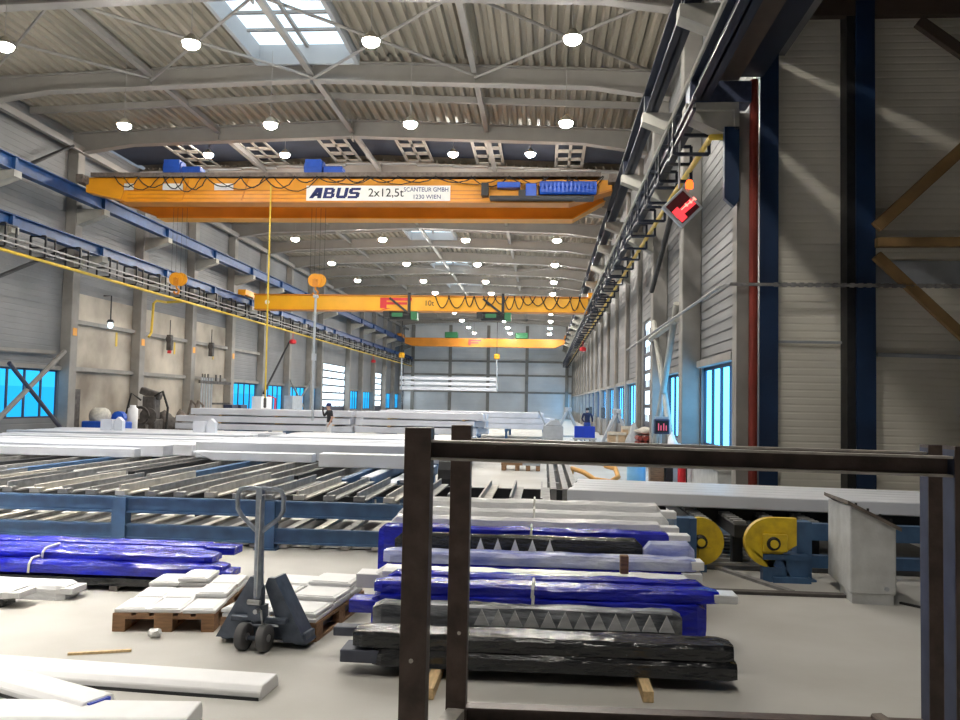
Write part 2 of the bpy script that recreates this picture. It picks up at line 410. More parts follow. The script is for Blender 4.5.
# ------------------------------------------------------------------ lamps
def make_lamp():
    t=thing('bay_lamp','x','lamp')
    b=MB(); b.lathe((0,0,0),[(.06,.2),(.09,.17),(.13,.12),(.205,.04),(.215,.0),(.20,.0)],12); b.build('housing','roof',t,True)
    b=MB(); b.lathe((0,0,0),[(.20,.02),(.20,-.012),(.175,-.085),(.10,-.135),(.02,-.15)],10); b.build('lens','lens',t,True)
    b=MB(); b.tube([(0,0,.2),(0,0,2.2)],.010,5); b.build('hanger_rod','roofbeam',t)
    return t
def make_fill_lamp():  # strong unseen lamp added for the bright near floor; deep shade narrows its beam
    t=thing('bay_lamp','x','lamp')
    b=MB(); b.lathe((0,0,0),[(.08,.75),(.10,.6),(.16,.55),(.30,.35)],14); b.build('housing','roof',t,True)
    b=MB(); n=20
    for k in range(n):
        a0,a1=2*PI*k/n,2*PI*(k+1)/n
        q=[(.30,.35),(.36,-.35)]
        b.add([(q[0][0]*math.cos(a0),q[0][0]*math.sin(a0),q[0][1]),(q[0][0]*math.cos(a1),q[0][0]*math.sin(a1),q[0][1]),(q[1][0]*math.cos(a1),q[1][0]*math.sin(a1),q[1][1]),(q[1][0]*math.cos(a0),q[1][0]*math.sin(a0),q[1][1])],[(0,1,2,3)])
    b.build('deep_shade','roof',t)
    b=MB(); b.lathe((0,0,.3),[(.25,.04),(.25,.0),(.2,-.03)],12); b.build('lens','lensfill',t)
    b=MB(); b.tube([(0,0,.75),(0,0,2.2)],.012,5); b.build('hanger_rod','roofbeam',t)
    return t
proto=make_lamp(); proto2=make_fill_lamp(); used=False; used2=False
LX=[-12.62,-8.16,-4.0,.50]; COLW=['first','second','third','fourth']
ROWS=[(1.7,9.95,LX),(7.3,9.95,LX),(12.9,9.95,LX),(18.45,9.95,LX),(24.1,9.95,LX),(33.5,11.85,[-13.9,-10.7,-3.8,-.7]),(41.6,9.95,LX),(49.0,9.95,LX),(56.0,9.95,LX),(62.1,9.95,LX),(69.0,9.95,LX),(75.6,9.95,LX),(82.8,9.95,LX),(90.3,9.95,LX),(97.5,9.95,LX)]  # last row is out of sight, kept to light the far wall
RN=['above the camera','','','of the row nearest the large skylight','of the row before the dark roof strip','under the dark roof strip above the sign crane']
vis=0
for r,(y,z,lx) in enumerate(ROWS):
    for c,x in enumerate(lx):
        if r<=2 and (c==2 or (c==3 and r==2)): continue  # fourth lamp of the first row is unseen, added for the cream wall
        if r>=9 and c==0: continue
        if r<=2: lab='unseen high-bay lamp, %s from the beige-panelled wall in the %s row over the entrance floor'%(COLW[c],ORD[r])
        elif r<=5: lab='glowing high-bay lamp, %s from the beige-panelled wall, %s'%(COLW[c],['row beside the large roof skylight','row in front of the dark roof strip','row under the dark roof strip'][r-3])
        else: lab='high-bay lamp beyond the sign crane, %s row, %s from the beige-panelled wall'%(ORD[r-6],COLW[c])
        if r<=2 and c<2:
            if not used2: o=proto2; o.location=(x,y,z); o['label']=lab; o['group']='hall lamps'; used2=True
            else: dup(proto2,(x,y,z),0,lab,'hall lamps')
            continue
        if not used: o=proto; o.location=(x,y,z); used=True; o['label']=lab; o['group']='hall lamps'
        else: o=dup(proto,(x,y,z),0,lab,'hall lamps')

# ------------------------------------------------------------------ crane runways
def runway(side,x,ztop,h,lab,brackets,xw,m='blue',y0=2.,y1=110.):
    t=thing('crane_runway',lab,'crane rail',(x,y0,ztop-h))
    b=MB(); L=y1-y0
    b.bx(-.02,.02,0,L,0,h); b.bx(-.19,.19,0,L,h-.03,h); b.bx(-.15,.15,0,L,0,.03)
    b.build('girder',m,t)
    b=MB(); b.bx(-.04,.04,0,L,h,h+.06); b.build('rail','black',t)
    for y in brackets:
        q=MB(); d=xw-x
        q.prism([(-.22*side,-.001),(d,-.001),(d,-.62),(-.22*side,-.22)],'y',y-y0-.2,y-y0+.2); q.build('bracket','bracketm',t)
        q=MB(); q.bx(-.16,.16,y-y0-.06,y-y0+.06,0.03,h-.03); q.build('stiffener',m,t)
    return t
runway(-1,-17.2,9.5,.46,'upper blue crane rail along the beige-panelled wall',[y for y in LC if y>24],XL+.42)
runway(-1,-17.2,7.62,.40,'lower blue crane rail along the beige-panelled wall, above the cable frames',[y for y in LC if y>24],XL+.42)
runway(1,2.5,9.5,.5,'upper dark blue crane rail along the wall with the red downpipe',RC,XR-.45,'shadenavy')
runway(1,2.62,7.62,.42,'lower dark blue crane rail along the wall with the red downpipe',RC,XR-.45,'shadenavy')
b=MB(); b.bx(3.25,3.75,YB,15.0,7.7,8.2); b.m(1).bx(2.95,3.3,YB,14.9,7.6,7.72); struct(b.build('trim_1',['shadenavy','joist']))
# cable frames with rails below the lower runways
def frames(side,x,xw,lab,ys,z0,z1):
    t=thing('cable_frame_rack',lab,'cable rack',(x,ys[0],z0))
    for y in ys:
        q=MB(); w=.45; d=xw-x
        for xa in (0,d*.45): q.beam((xa,y-ys[0],0),(xa,y-ys[0],z1-z0),.06,.06)
        for z in (0,.35,z1-z0): q.beam((0,y-ys[0],z),(d*.45,y-ys[0],z),.06,.06)
        for dy in (.55,):
            q.beam((0,y-ys[0]+dy,0),(0,y-ys[0]+dy,z1-z0),.05,.05); q.beam((0,y-ys[0],z1-z0-.03),(0,y-ys[0]+dy,z1-z0-.03),.05,.05); q.beam((0,y-ys[0],0.03),(0,y-ys[0]+dy,.03),.05,.05)
        q.build('frame',('black' if side<0 else 'shadenavy'),t)
    L=ys[-1]-ys[0]+1
    for z in (.30,.12):
        q=MB(); q.bx(.0,.05,-2,L,z,z+.05); q.build('conductor_rail','bar' if side<0 else 'shadenavy',t)
    return t
frames(-1,-16.9,XL+.42,'black cable frames with pale conductor rails under the lower crane rail by the beige-panelled wall',[25.2+2.15*k for k in range(39)],6.48,7.22)
frames(1,2.3,XR,'dark blue cable frames under the crane rail by the wall with the red downpipe',[15.6+1.9*k for k in range(49)],6.5,7.22)
b=MB(); b.tube([(2.18,9,6.97),(2.18,110,6.97)],.035,6); tag(b.build('busbar_pipe','bracketm'),'pale busbar tube running along the crane rail above the red sign','pipe')
b=MB(); b.tube([(-17.0,22,6.38),(-17.0,108,6.38)],.055,8); tag(b.build('gas_pipe','pipeY'),'long yellow gas pipe along the beige-panelled wall','pipe')
b=MB(); b.tube([(3.3,14.95,6.62),(2.85,14.98,6.62),(2.9,15.6,6.7),(2.9,20,6.76),(2.9,108,6.76)],.055,8); tag(b.build('gas_pipe','pipeY'),'yellow gas pipe bending off the wall beside the red display sign','pipe')
b=MB(); b.tube([(-17.0,38.6,6.36),(-17.75,38.5,6.3),(-17.8,37.6,6.26),(-17.8,37.3,6.1),(-17.8,37.2,4.75),(-17.8,36.95,4.55)],.055,8); tag(b.build('branch_pipe','pipeY'),'yellow branch pipe dropping down the beige-panelled wall','pipe')
b=MB(); b.tube([(3.57,14.9,0),(3.57,14.9,7.6)],.075,10); tag(b.build('downpipe','pipeR'),'red-brown vertical downpipe beside the dark blue corner column','pipe')
b=MB(); b.tube([(12,14.81,4.0),(3.15,14.80,4.0),(3.05,15.1,4.0),(3.05,32,3.95)],.03,6)
for k in range(60): b.bx(3.9+k*.14,3.97+k*.14,14.775,14.845,3.965,4.035)
tag(b.build('conduit','bar'),'thin grey conduit crossing the cream panel wall at mid height','conduit')
b=MB(); b.tube([(4.03,15.2,3.05),(5.15,15.2,3.05)],.025,6); b.tube([(5.75,15.2,2.85),(9,15.2,2.8)],.04,6); tag(b.build('conduit','greyb'),'lower grey conduit fixed low on the cream panel wall','conduit')
# navy strip box at corner below console
b=MB(); b.prism([(3.05,6.75),(3.30,6.75),(3.30,5.45),(3.22,5.35),(3.05,5.5)],'y',14.80,14.94); tag(b.build('cable_duct','navy'),'dark blue cable duct on the corner column below the bracket','duct')
b=MB(); b.bx(2.55,3.29,14.80,15.25,7.05,7.18); b.m(1).bx(2.45,3.5,14.78,15.25,7.18,7.55); b.m(0).bx(3.22,3.3,14.80,14.9,6.7,7.05); tag(b.build('corner_console',['bracketm','frameblue']),'pale corner console carrying the lower crane rail beside the red downpipe','bracket')
# braces on the cream wall
def bar_thing(name,label,cat,segs,w,h,m,up=(0,0,1)):
    b=MB()
    for p0,p1 in segs: b.beam(p0,p1,w,h,up)
    return tag(b.build(name,m,bevel=.01),label,cat)
bar_thing('steel_brace','brown diagonal brace rising from the blue column on the cream wall','brace',[((5.60,14.835,5.0),(8.6,14.835,7.85))],.12,.2,'brown')
bar_thing('steel_brace','brown horizontal brace between the two diagonals on the cream wall','brace',[((5.60,14.835,4.74),(10,14.835,4.78))],.14,.16,'brown')
bar_thing('steel_brace','brown diagonal brace descending from the blue column on the cream wall','brace',[((5.60,14.835,4.52),(9,14.835,1.25))],.12,.17,'brown')
bar_thing('steel_brace','dark upper brace meeting the joists at the top of the cream wall','brace',[((6.35,14.92,8.62),(8.6,14.92,6.9))],.12,.2,'joist')
b=MB(); b.bx(5.74,10,15.22,15.29,4.1,4.5); tag(b.build('wall_rail','greyb'),'grey horizontal wall rail behind the brown braces','rail')
# left wall bracing
def lw(name,label,segs,r,m):
    b=MB()
    for s in segs: b.tube(s,r,8)
    return tag(b.build(name,m),label,'brace')
lw('wall_brace','dark diagonal wall brace above the upper crane rail at the hall entrance',[[(-17.95,25.3,8.4),(-17.95,30.5,11.3)]],.07,'black')
lw('wall_brace','dark diagonal wall brace between the two crane rails over the cyan window',[[(-17.95,25.3,5.2),(-17.95,30.3,7.3)]],.07,'black')
lw('wall_brace','pale tubular brace rising across the large cyan window',[[(-17.95,25.3,.0),(-17.95,30.55,3.5)]],.09,'concrete')
lw('wall_brace','dark tubular brace falling across the large cyan window',[[(-17.9,27.2,2.9),(-17.9,30.55,.55)]],.075,'winframe')
lw('wall_brace','dark diagonal brace beside the far sectional gate on the beige-panelled wall',[[(-17.95,53.4,2.2),(-17.95,58.6,5.9)]],.07,'black')
lw('wall_brace','crossed braces over the small cyan windows past the tool cabinets',[[(-17.95,58.9,.4),(-17.95,64.1,3.2)],[(-17.9,58.9,3.2),(-17.9,64.1,.4)]],.07,'concrete')
b=MB()
for y0,y1 in zip(LC[1:5],LC[2:6]):
    b.beam((XL+.09,y0+.26,2.9),(XL+.09,y1-.26,2.9),.16,.16); b.beam((XL+.09,y0+.26,4.75),(XL+.09,y1-.26,4.75),.16,.16)
b.beam((XL+.2,25.5,3.35),(XL+.2,30.5,3.45),.12,.12)
struct(b.build('trim_2','concrete'))
# right wall braces
lw('wall_brace','tan crossed wall braces in front of the bay beside the dark readout box',[[(3.2,21.0,4.4),(3.2,25.8,.0)],[(3.25,21.0,0.1),(3.25,25.8,4.4)]],.08,'bracketm')
lw('wall_brace','dark diagonal tie below the red display sign',[[(3.15,20.9,7.0),(3.15,25.5,5.3)]],.07,'black')
lw('wall_brace','tan horizontal strut on the wall with the red downpipe',[[(3.2,20.9,4.0),(3.2,26.1,3.9)]],.08,'bracketm')

# ------------------------------------------------------------------ cranes
def poly_girder(x0,x1,z0,z1,y0,y1,tap=0.,tapw=1.6):
    b=MB(); b.prism([(x0,z1-.45 if tap else z0),(x0,z1),(x1,z1),(x1,z1-.35 if tap else z0),(x1-tapw,z0),(x0+tapw,z0)] if tap else [(x0,z0),(x0,z1),(x1,z1),(x1,z0)],'y',y0,y1); return b
def swag(x0,x1,z,y,sag,n=9):
    return [(x0+(x1-x0)*k/n,y+.04*math.sin(3*k),z-sag*4*(k/n)*(1-k/n)) for k in range(n+1)]
# sign crane
t=thing('bridge_crane','long orange double-girder bridge crane with white lettered sign','crane',(0,30.5,8.9)); O=-30.5; Z=-8.9
X0,X1=-16.85,2.25
b=MB(); b.prism([(X0,9.30),(X0,9.84),(X1,9.74),(X1,9.40),(X1-1.5,8.95),(X0+1.7,8.95)],'y',-.9,-.35)
b.v=[(x,y,z+Z) for x,y,z in b.v]; b.build('near_girder','orange',t)
b=MB()
for z in (9.06,9.20,9.34): b.bx(X0+1.6,X1-4.5,-.93,-.9,z+Z,z+.035+Z)
for x in (-15.5,-13.2,-11): b.beam((x,-.915,9.0+Z),(x+.25,-.915,9.8+Z),.03,.03)
b.build('girder_stiffener','orangeD',t)
b=MB(); b.bx(X0+1.4,X1-1.5,-1.0,-.25,8.91+Z,8.96+Z); b.beam((X1-1.5,-.62,8.93+Z),(X1,-.62,9.38+Z),.75,.06); b.build('near_flange','orangeD',t)
b=MB(); b.prism([(X0,9.5),(X0,10.0),(X1+.15,10.0),(X1+.15,9.7),(X1-1.35,8.90),(X0+1.7,8.90)],'y',1.55,2.1); b.v=[(x,y,z+Z) for x,y,z in b.v]; b.build('far_girder','orangeD',t)
b=MB(); b.bx(X0+1.6,X1-1.3,1.42,2.2,8.86+Z,8.91+Z); b.beam((X1-1.3,1.8,8.88+Z),(X1+.15,1.8,9.72+Z),.78,.05); b.build('far_flange','orange',t)
for x in (X0-.05,X1+.0):
    b=MB(); b.bx(x-.13,x+.13,-1.3,2.7,9.57+Z,9.86+Z); 
    for y in (-1.0,2.4): b.lathe((x,y,9.72+Z),[(.155,-.15),(.155,.15)],12,'x')
    b.build('end_carriage','plate',t)
b=MB(); b.bx(X0+.3,X1-.4,-1.15,-.3,9.84+Z,9.91+Z); b.bx(X0+.3,X1-.4,-1.17,-1.13,9.80+Z,9.95+Z); b.build('walkway','plate',t)
for x in (-13.8,-8.5):
    b=MB(); b.lathe((x,-.3,10.29+Z),[(.05,-.36),(.3,-.34),(.32,0),(.3,.34)],12,'x'); b.bx(x-.3,x+.3,-.6,0,9.92+Z,10.60+Z); b.build('hoist_motor','hoistblue',t,bevel=.03)
    b=MB(); b.rbx((x+.72,-.3,10.14+Z),(.7,.5,.42)); b.prism([(x+.6,9.92+Z),(x+1.25,9.92+Z),(x+1.0,10.33+Z),(x+.6,10.33+Z)],'y',-.5,-.1); b.build('gearbox','hoistblue',t,bevel=.02)
b=MB()
for z in (9.48,9.26): b.lathe((.7,-1.25,z+Z),[(.05,-.98),(.13,-.96),(.13,.96),(.05,.98)],12,'x')
for k in range(14): b.bx(-.2+k*.14,-.13+k*.14,-1.40,-1.1,9.2+Z,9.55+Z)
b.build('hoist_drum','hoistblue',t)
b=MB(); b.bx(-.75,-.38,-1.35,-.95,9.05+Z,9.52+Z); b.bx(-1.75,-.95,-1.3,-.95,9.38+Z,9.58+Z); b.build('trolley_motor','hoistblue',t,bevel=.02)
b=MB(); b.bx(-2.3,-2.05,-1.3,-.95,9.1+Z,9.55+Z); b.bx(-2.0,1.6,-1.45,-.93,8.96+Z,9.05+Z); b.bx(-1.0,-.7,-1.3,-.95,8.99+Z,9.3+Z); b.build('trolley_frame','black',t)
xs=X0+1.2; k=0
random.seed(3)
while xs<X1-.8:
    w=random.uniform(.8,1.5); sg=random.uniform(.3,.5) if not -10<xs<-3.6 else .24
    q=MB(); q.tube(swag(xs,min(xs+w,X1-.3),9.82+Z,-1.18,sg),.022,5); q.build('festoon_cable','rubber',t)
    if k%2==0:
        q=MB(); q.tube(swag(xs+.3,min(xs+w*1.7,X1-.3),9.82+Z,-1.10,sg*1.2),.018,5); q.build('festoon_cable','rubber',t)
    xs+=w*random.uniform(.8,1.0); k+=1
sg=MB(); sg.bx(-8.60,-3.42,-.98,-.955,8.98+Z,9.52+Z); sgn=sg.build('sign_board','signw',t); sgn['label']='white sign board with dark lettering'
b=MB()
def glyph(x,z,rects,h=.38,sh=.22):
    for (a,c,d,e) in rects:
        b.add([(x+p+sh*(q),yy,z+q) for yy in (-.992,-.983) for p,q in ((a,d),(c,d),(c,e),(a,e))],[(3,2,1,0),(4,5,6,7),(0,1,5,4),(1,2,6,5),(2,3,7,6),(3,0,4,7)])
gx=-8.50; gz=9.06+Z; W_=.40; T_=.12; H_=.38
b.add([(gx+p,yy,gz+q) for yy in (-.992,-.983) for p,q in ((0,0),(.15,0),(.46,H_),(.26,H_))],[(3,2,1,0),(4,5,6,7),(0,1,5,4),(1,2,6,5),(2,3,7,6),(3,0,4,7)])
b.add([(gx+p,yy,gz+q) for yy in (-.992,-.983) for p,q in ((.30,0),(.44,0),(.50,H_),(.34,H_))],[(3,2,1,0),(4,5,6,7),(0,1,5,4),(1,2,6,5),(2,3,7,6),(3,0,4,7)])
glyph(gx,gz,[(.10,.40,.08,.16)])
glyph(gx+.50,gz,[(0,T_,0,H_),(T_,W_-.06,0,.075),(T_,W_-.06,.155,.225),(T_,W_-.09,H_-.075,H_),(W_-.12,W_,.04,.175),(W_-.15,W_-.03,.205,H_-.04)])
glyph(gx+.96,gz,[(0,T_,.05,H_),(W_-T_,W_,.05,H_),(.04,W_-.04,0,.10)])
glyph(gx+1.40,gz,[(0,W_-.05,0,.085),(W_-.13,W_,.04,.20),(.05,W_-.05,.15,.23),(0,.13,.19,H_-.04),(.05,W_,H_-.085,H_)])
b.build('lettering','ink',sgn)
text('lettering','2x12,5t','inkblk',sgn,(-5.72,-.995,9.25+Z),.42,bold=0)
text('lettering','SCANTEUR GMBH','ink',sgn,(-4.28,-.995,9.37+Z),.215,bold=0,xs=.92)
text('lettering','1230 WIEN','ink',sgn,(-4.25,-.995,9.11+Z),.21,bold=0)
for x,w in ((-15.2,.35),(-13.55,.75),(-11.65,.7)):
    q=MB(); q.bx(x-w/2,x+w/2,-.965,-.94,9.36+Z,9.60+Z); q.build('maker_plate','signw',t)
# single-girder crane
t=thing('bridge_crane','bright yellow single-girder bridge crane with a red striped logo, mid hall','crane',(0,47.7,7.0))
b=MB(); b.bx(-16.65,2.36,-.3,.3,0,.82); b.build('girder','yellow',t)
b=MB(); b.bx(-16.65,2.4,-.42,.42,.80,.86); b.bx(-16.65,2.4,-.42,.42,-.04,.0); b.build('flange','orangeD',t)
for x in (-17.15,2.55):
    b=MB(); b.bx(x-.22,x+.22,-1.0,1.0,.72,1.02); 
    for y in (-.8,.8): b.lathe((x,y,.82),[(.17,-.07),(.17,.07)],12,'x')
    b.build('end_carriage','orange',t)
b=MB()
b.bx(-9.35,-8.98,-.33,-.30,.12,.72); b.bx(-8.98,-7.55,-.33,-.30,.56,.72); b.bx(-8.98,-7.8,-.33,-.30,.33,.47); b.prism([(-9.35,.0),(-8.7,.12),(-9.0,.12)],'y',-.33,-.31); b.build('red_logo','red',t)
text('lettering','10t','inkblk',t,(-6.55,-.32,.42),.42)
q=MB(); q.lathe((-15.9,-.31,.4),[(.13,-.01),(.13,.01)],12,'y'); q.build('round_plate','signw',t)
for x in (-8.2,-2.9):
    b=MB(); b.lathe((x,-.1,-.27),[(.1,-.72),(.24,-.7),(.24,.7),(.1,.72)],12,'x'); b.bx(x-.9,x+.9,-.35,.2,-.1,-.02); b.m(1).bx(x+.62,x+.98,-.4,.3,-.5,-.05); b.m(0).bx(x-.95,x-.6,-.4,.3,-.42,-.05)
    b.build('rope_hoist',['black','hoistgrn'],t)
    b=MB(); b.bx(x-.45,x+.15,-.42,-.38,-.36,-.14); b.build('hoist_plate','hoistgrn',t)
    b=MB(); b.beam((x-.6,-.42,.7),(x+.55,-.42,-.2),.05,.12); b.bx(x+.45,x+.6,-.46,-.36,-.1,1.0); b.build('hoist_hanger','black',t)
xs=-6.2; random.seed(5)
while xs<2.0:
    w=random.uniform(.5,1.0); q=MB(); q.tube(swag(xs,xs+w,.86,-.45,random.uniform(.45,.8)),.03,5); q.build('festoon_cable','rubber',t); xs+=w*random.uniform(.6,1)
# far crane
t=thing('bridge_crane','orange bridge crane farthest down the hall, before the end wall','crane',(0,100,8.45))
b=MB(); b.prism([(-16.6,.3),(-16.6,1.0),(2.3,1.0),(2.3,.5),(1.2,0),(-15.6,0)],'y',-.35,.35); b.build('girder','orangeD',t)
for x in (-17.1,2.45):
    b=MB(); b.bx(x-.22,x+.22,-1.6,1.6,1.07,1.4); b.build('end_carriage','orangeD',t)
b=MB(); b.bx(-9.0,-8.7,-.38,-.35,.2,.85); b.bx(-8.7,-7.5,-.38,-.35,.65,.85); b.bx(-8.7,-7.8,-.38,-.35,.38,.55); b.build('red_logo','red',t)
for x in (-11.2,-2.9):
    b=MB(); b.bx(x-.6,x+.9,-.6,.5,1.02,1.7); b.build('trolley','hoistgrn',t,bevel=.05)
# hook blocks hanging from the sign crane
def hook(x,y,z,top,label):
    t=thing('hook_block',label,'crane hook',(x,y,z))
    for dy,dx in ((-.03,-.03),(.03,.13)):
        b=MB(); b.lathe((dx,dy,.12),[(.09,-.028),(.25,-.028),(.23,0),(.25,.028),(.09,.028)],18,'y'); b.build('pulley','orange',t)
    b=MB(); b.bx(-.10,.10,-.085,-.06,-.1,.16); b.bx(-.10,.10,.06,.085,-.1,.16); b.lathe((0,-.09,.12),[(.06,-.03),(.06,.02)],10,'y'); b.build('cheek_plate','orangeD',t)
    b=MB(); b.tube([(0,0,-.05),(0,0,-.2),(.1,0,-.3),(.06,0,-.42),(-.05,0,-.42),(-.1,0,-.34)],.04,8); b.build('hook','orangeD',t)
    b=MB()
    for dx in (-.22,-.06,.12,.3): b.tube([(dx,0,.2),(dx,0,top-z)],.006,5)
    b.build('wire_rope','black',t)
    return t
hook(-13.67,30.45,6.12,8.92,'orange hook block hanging in front of the beige-panelled wall')
hook(-8.42,30.45,6.12,8.92,'orange hook block hanging just above the yellow single-girder crane')
b=MB(); b.tube([(-8.4,30.45,5.68),(-8.42,30.45,3.4),(-8.40,30.5,1.1)],.045,6); b.bx(-8.47,-8.33,30.38,30.52,3.3,3.55); b.bx(-8.48,-8.32,30.36,30.54,5.6,5.7); tag(b.build('sling_chain','greyb'),'grey chain sling hanging down from the hook near mid hall','chain')
b=MB(); b.tube([(-9.88,29.45,9.5),(-9.84,29.4,5),(-9.82,29.4,1.9)],.03,6); cb=tag(b.build('pendant_cable','pipeY'),'thin yellow control pendant cable hanging from the sign crane','cable')
q=MB(); q.bx(-9.87,-9.78,29.36,29.44,1.55,1.9); q.build('pendant_control','grime',cb,bevel=.02)
# beams hanging at the far end
for k,z in enumerate((4.12,3.62,3.14)):
    b=MB(); b.bx(-13.7,-4.4,80,80.25,z-.15,z+.15); tag(b.build('white_beam','white'),'long white beam slung under the far hooks, %s of three'%['topmost','middle','lowest'][k],'beam','beams slung at the far end')
for x,l in ((-13.55,'near the beige-panelled wall'),(-4.5,'near the middle of the end wall')):
    t=thing('hook_block','small yellow hook with sling over the hanging beams, %s'%l,'crane hook',(x,79.85,6.1))
    b=MB(); b.rbx((0,0,.15),(.55,.3,.5)); b.build('block_body','yellow',t,bevel=.08)
    b=MB(); b.tube([(0,0,.4),(0,0,3.4)],.03,5); b.build('wire_rope','black',t)
    b=MB(); b.tube([(0,0,-.1),(.05,-.17,-2.0),(.08,-.17,-3.15)],.07,6); b.build('sling','greyb',t)

# display sign at the corner
t=thing('load_display','square red glowing display sign hung on its corner beside the yellow pipe','sign',(2.52,16.0,5.6))
b=MB(); b.rbx((0,0,0),(.54,.14,.54),0,0,PI/4); b.build('housing','greyb',t,bevel=.015)
b=MB(); b.rbx((0,-.075,0),(.44,.02,.44),0,0,PI/4); b.build('screen','leddark',t)
b=MB(); b.prism([(-.07,-.22),(.24,.06),(.14,.16),(-.15,-.14),(-.2,-.1),(-.09,-.22)],'y',-.092,-.087); b.prism([(-.2,-.1),(-.01,-.29),(.09,-.19),(-.1,0)],'y',-.092,-.087); b.build('lit_panel','ledred',t)
b=MB()
for k in range(3):
    c=Vector((.02+.075*k,-.1,-.01+.06*k)); b.rbx(c,(.02,.012,.13),0,0,PI/4); b.rbx(c+Vector((.045,0,.045)),(.075,.012,.022),0,0,PI/4)
b.build('digit_bars','ledhot',t)
b=MB(); b.lathe((.13,-.02,.36),[(.07,0),(.075,.1),(.05,.16)],10); b.build('beacon','ledorange',t); b=MB(); b.tube([(-.05,.05,.38),(-.05,.05,1.5)],.02,6); b.tube([(.1,.02,.3),(.1,.02,.4)],.03,6); b.build('hanger','greyb',t)
# small red lamps
for x,y,z,l in ((-17.2,56.9,5.78,'small red warning lamp under the cable frames by the beige-panelled wall'),(-17.1,84.,5.8,'small red warning lamp far along the cable frames, beyond the sectional gate'),(2.75,62,5.9,'small red warning lamp on the far cable frames by the downpipe wall')):
    b=MB(); b.lathe((x,y,z),[(.1,-.15),(.24,-.1),(.24,.1),(.1,.18)],10); b.tube([(x,y,z+.1),(x,y,6.5)],.02,5); tag(b.build('warning_lamp','red'),l,'lamp')

# ------------------------------------------------------------------ transfer tables
def angle_bar(b,x,y0,y1,z,w=.10,h=.11,th=.02,flip=1):
    b.bx(x,x+th,y0,y1,z,z+h); b.bx(min(x,x+flip*w),max(x,x+flip*w),y0,y1,z,z+th)
t=thing('transfer_table','low blue steel transfer table topped with rows of dusty angle bars','conveyor table',(0,10.55,0)); Y=-10.55
FX=[-9.0,-5.35,-3.42,-1.7,.1]
b=MB()
for z0,z1 in ((.40,.60),(.07,.26)):
    b.bx(-9.2,.35,-.03,.03,z0,z1); b.bx(-9.2,.35,-.06,.0,z1-.025,z1); b.bx(-9.2,.35,-.06,.0,z0,z0+.025)
b.build('front_rail','tableblue',t)
for x in FX:
    b=MB(); b.bx(x-.09,x+.09,-.08,.08,0,.60); b.bx(x-.14,x+.14,-.14,.14,0,.02); b.build('leg','tableblue',t)
b=MB(); b.bx(-9.2,.35,2.5,2.58,.40,.58); b.build('rear_rail','black',t)
for x in FX:
    b=MB(); b.bx(x-.07,x+.07,2.48,2.6,0,.5); b.build('leg','black',t)
b=MB(); b.bx(-9.2,.35,.1,2.5,.002,.012); b.build('shade_sheet','black',t)  # black sheet standing in for the shaded floor under the table
random.seed(11)
k=0; x=-8.95
while x<.25:
    q=MB(); l=2.5+random.uniform(-.12,.15); y0=.1+random.uniform(0,.08)
    h=random.uniform(.09,.13)
    q.bx(x,x+.025,y0,l,.60,.60+h); q.bx(x,x+.13,y0,l,.60,.62); q.bx(x-.03,x+.10,y0-.05,y0+.1,.60,.66); q.build('angle_bar','bar' if k%3 else 'barlight',t)
    q=MB(); q.bx(x+.1,x+.21,.0,2.5,.12,.16); q.build('slat',('barlight' if k%2 else 'bar'),t)
    q=MB(); q.bx(x+.25,x+.34,-.04,1.2,.02,.05); q.build('floor_slat','barlight',t)
    x+=.388; k+=1
# chain rails carrying the white beams (behind first table)
t=thing('chain_conveyor','dark chain conveyor rails on black legs under the white beam packs','conveyor',(0,13.4,0))
rails=[-12.4,-11.2,-10,-8.9,-7.8,-6.9,-5.9,-5.0,-4.1,-3.2]
for i,x in enumerate(rails):
    y0=.0+.25*(i%3); y1=8.2
    q=MB(); q.bx(x-.06,x+.06,y0,y1,.46,.615); q.bx(x-.10,x+.10,y0,y1,.44,.47); q.build('chain_rail',['tableblue','bar','black'][i%3],t)
    for y in (1.0,2.1,3.2,4.3,5.4,6.5):
        q=MB(); q.bx(x-.07,x+.07,y-.08,y+.08,0,.46); q.build('leg','black',t)
for i,x in enumerate(rails[:-1]):
    q=MB(); q.bx(x+.4,x+.46,.2,4.2+.3*(i%2),.50,.60); q.bx(x+.4,x+.52,.2,4.2+.3*(i%2),.48,.5); q.build('guide_bar','bar',t)
q=MB()
for y in (.4,3.6,7.2): q.bx(-12.8,-2.9,y-.05,y+.05,.16,.30)
q.build('cross_member','black',t)
# blue-white channels mid
for k,(x,y0,y1,z) in enumerate(((-3.05,14.0,17.25,.42),(-2.72,13.6,17.2,.30),(-2.35,13.7,17.25,.42))):
    b=MB(); b.bx(x,x+.22,y0,y1,z,z+.03); b.bx(x,x+.03,y0,y1,z,z+.17); b.bx(x+.19,x+.22,y0,y1,z,z+.17); b.m(1).bx(x+.02,x+.2,y0+.1,y1,z+.13,z+.18)
    for y in (y0+.3,y1-.3): b.m(0).bx(x+.02,x+.2,y-.1,y+.1,0,z)
    tag(b.build('steel_channel',['tableblue','white2']),'blue channel with pale top strip beside the black rack, %s from the white beams'%ORD[k],'channel','blue channels behind the rack')
b=MB(); b.lathe((-1.72,16.5,.42),[(.05,-.3),(.4,-.27),(.4,.27),(.05,.3)],14,'x'); b.bx(-2.02,-1.42,16.1,16.9,0,.3); tag(b.build('chain_drive','black'),'dark drum-shaped chain drive glimpsed between the black rack posts','machine')
# dark rails mid right
b=MB()
for x in (.12,.30,.46): b.bx(x,x+.09,13.0,24.5,.42,.60)
for y in (13.4,16,19,22,24.2): b.bx(.1,.55,y-.1,y+.1,0,.42)
tag(b.build('conveyor_track','bar'),'grey conveyor track of three rails leading away beside the wide white beams','conveyor')

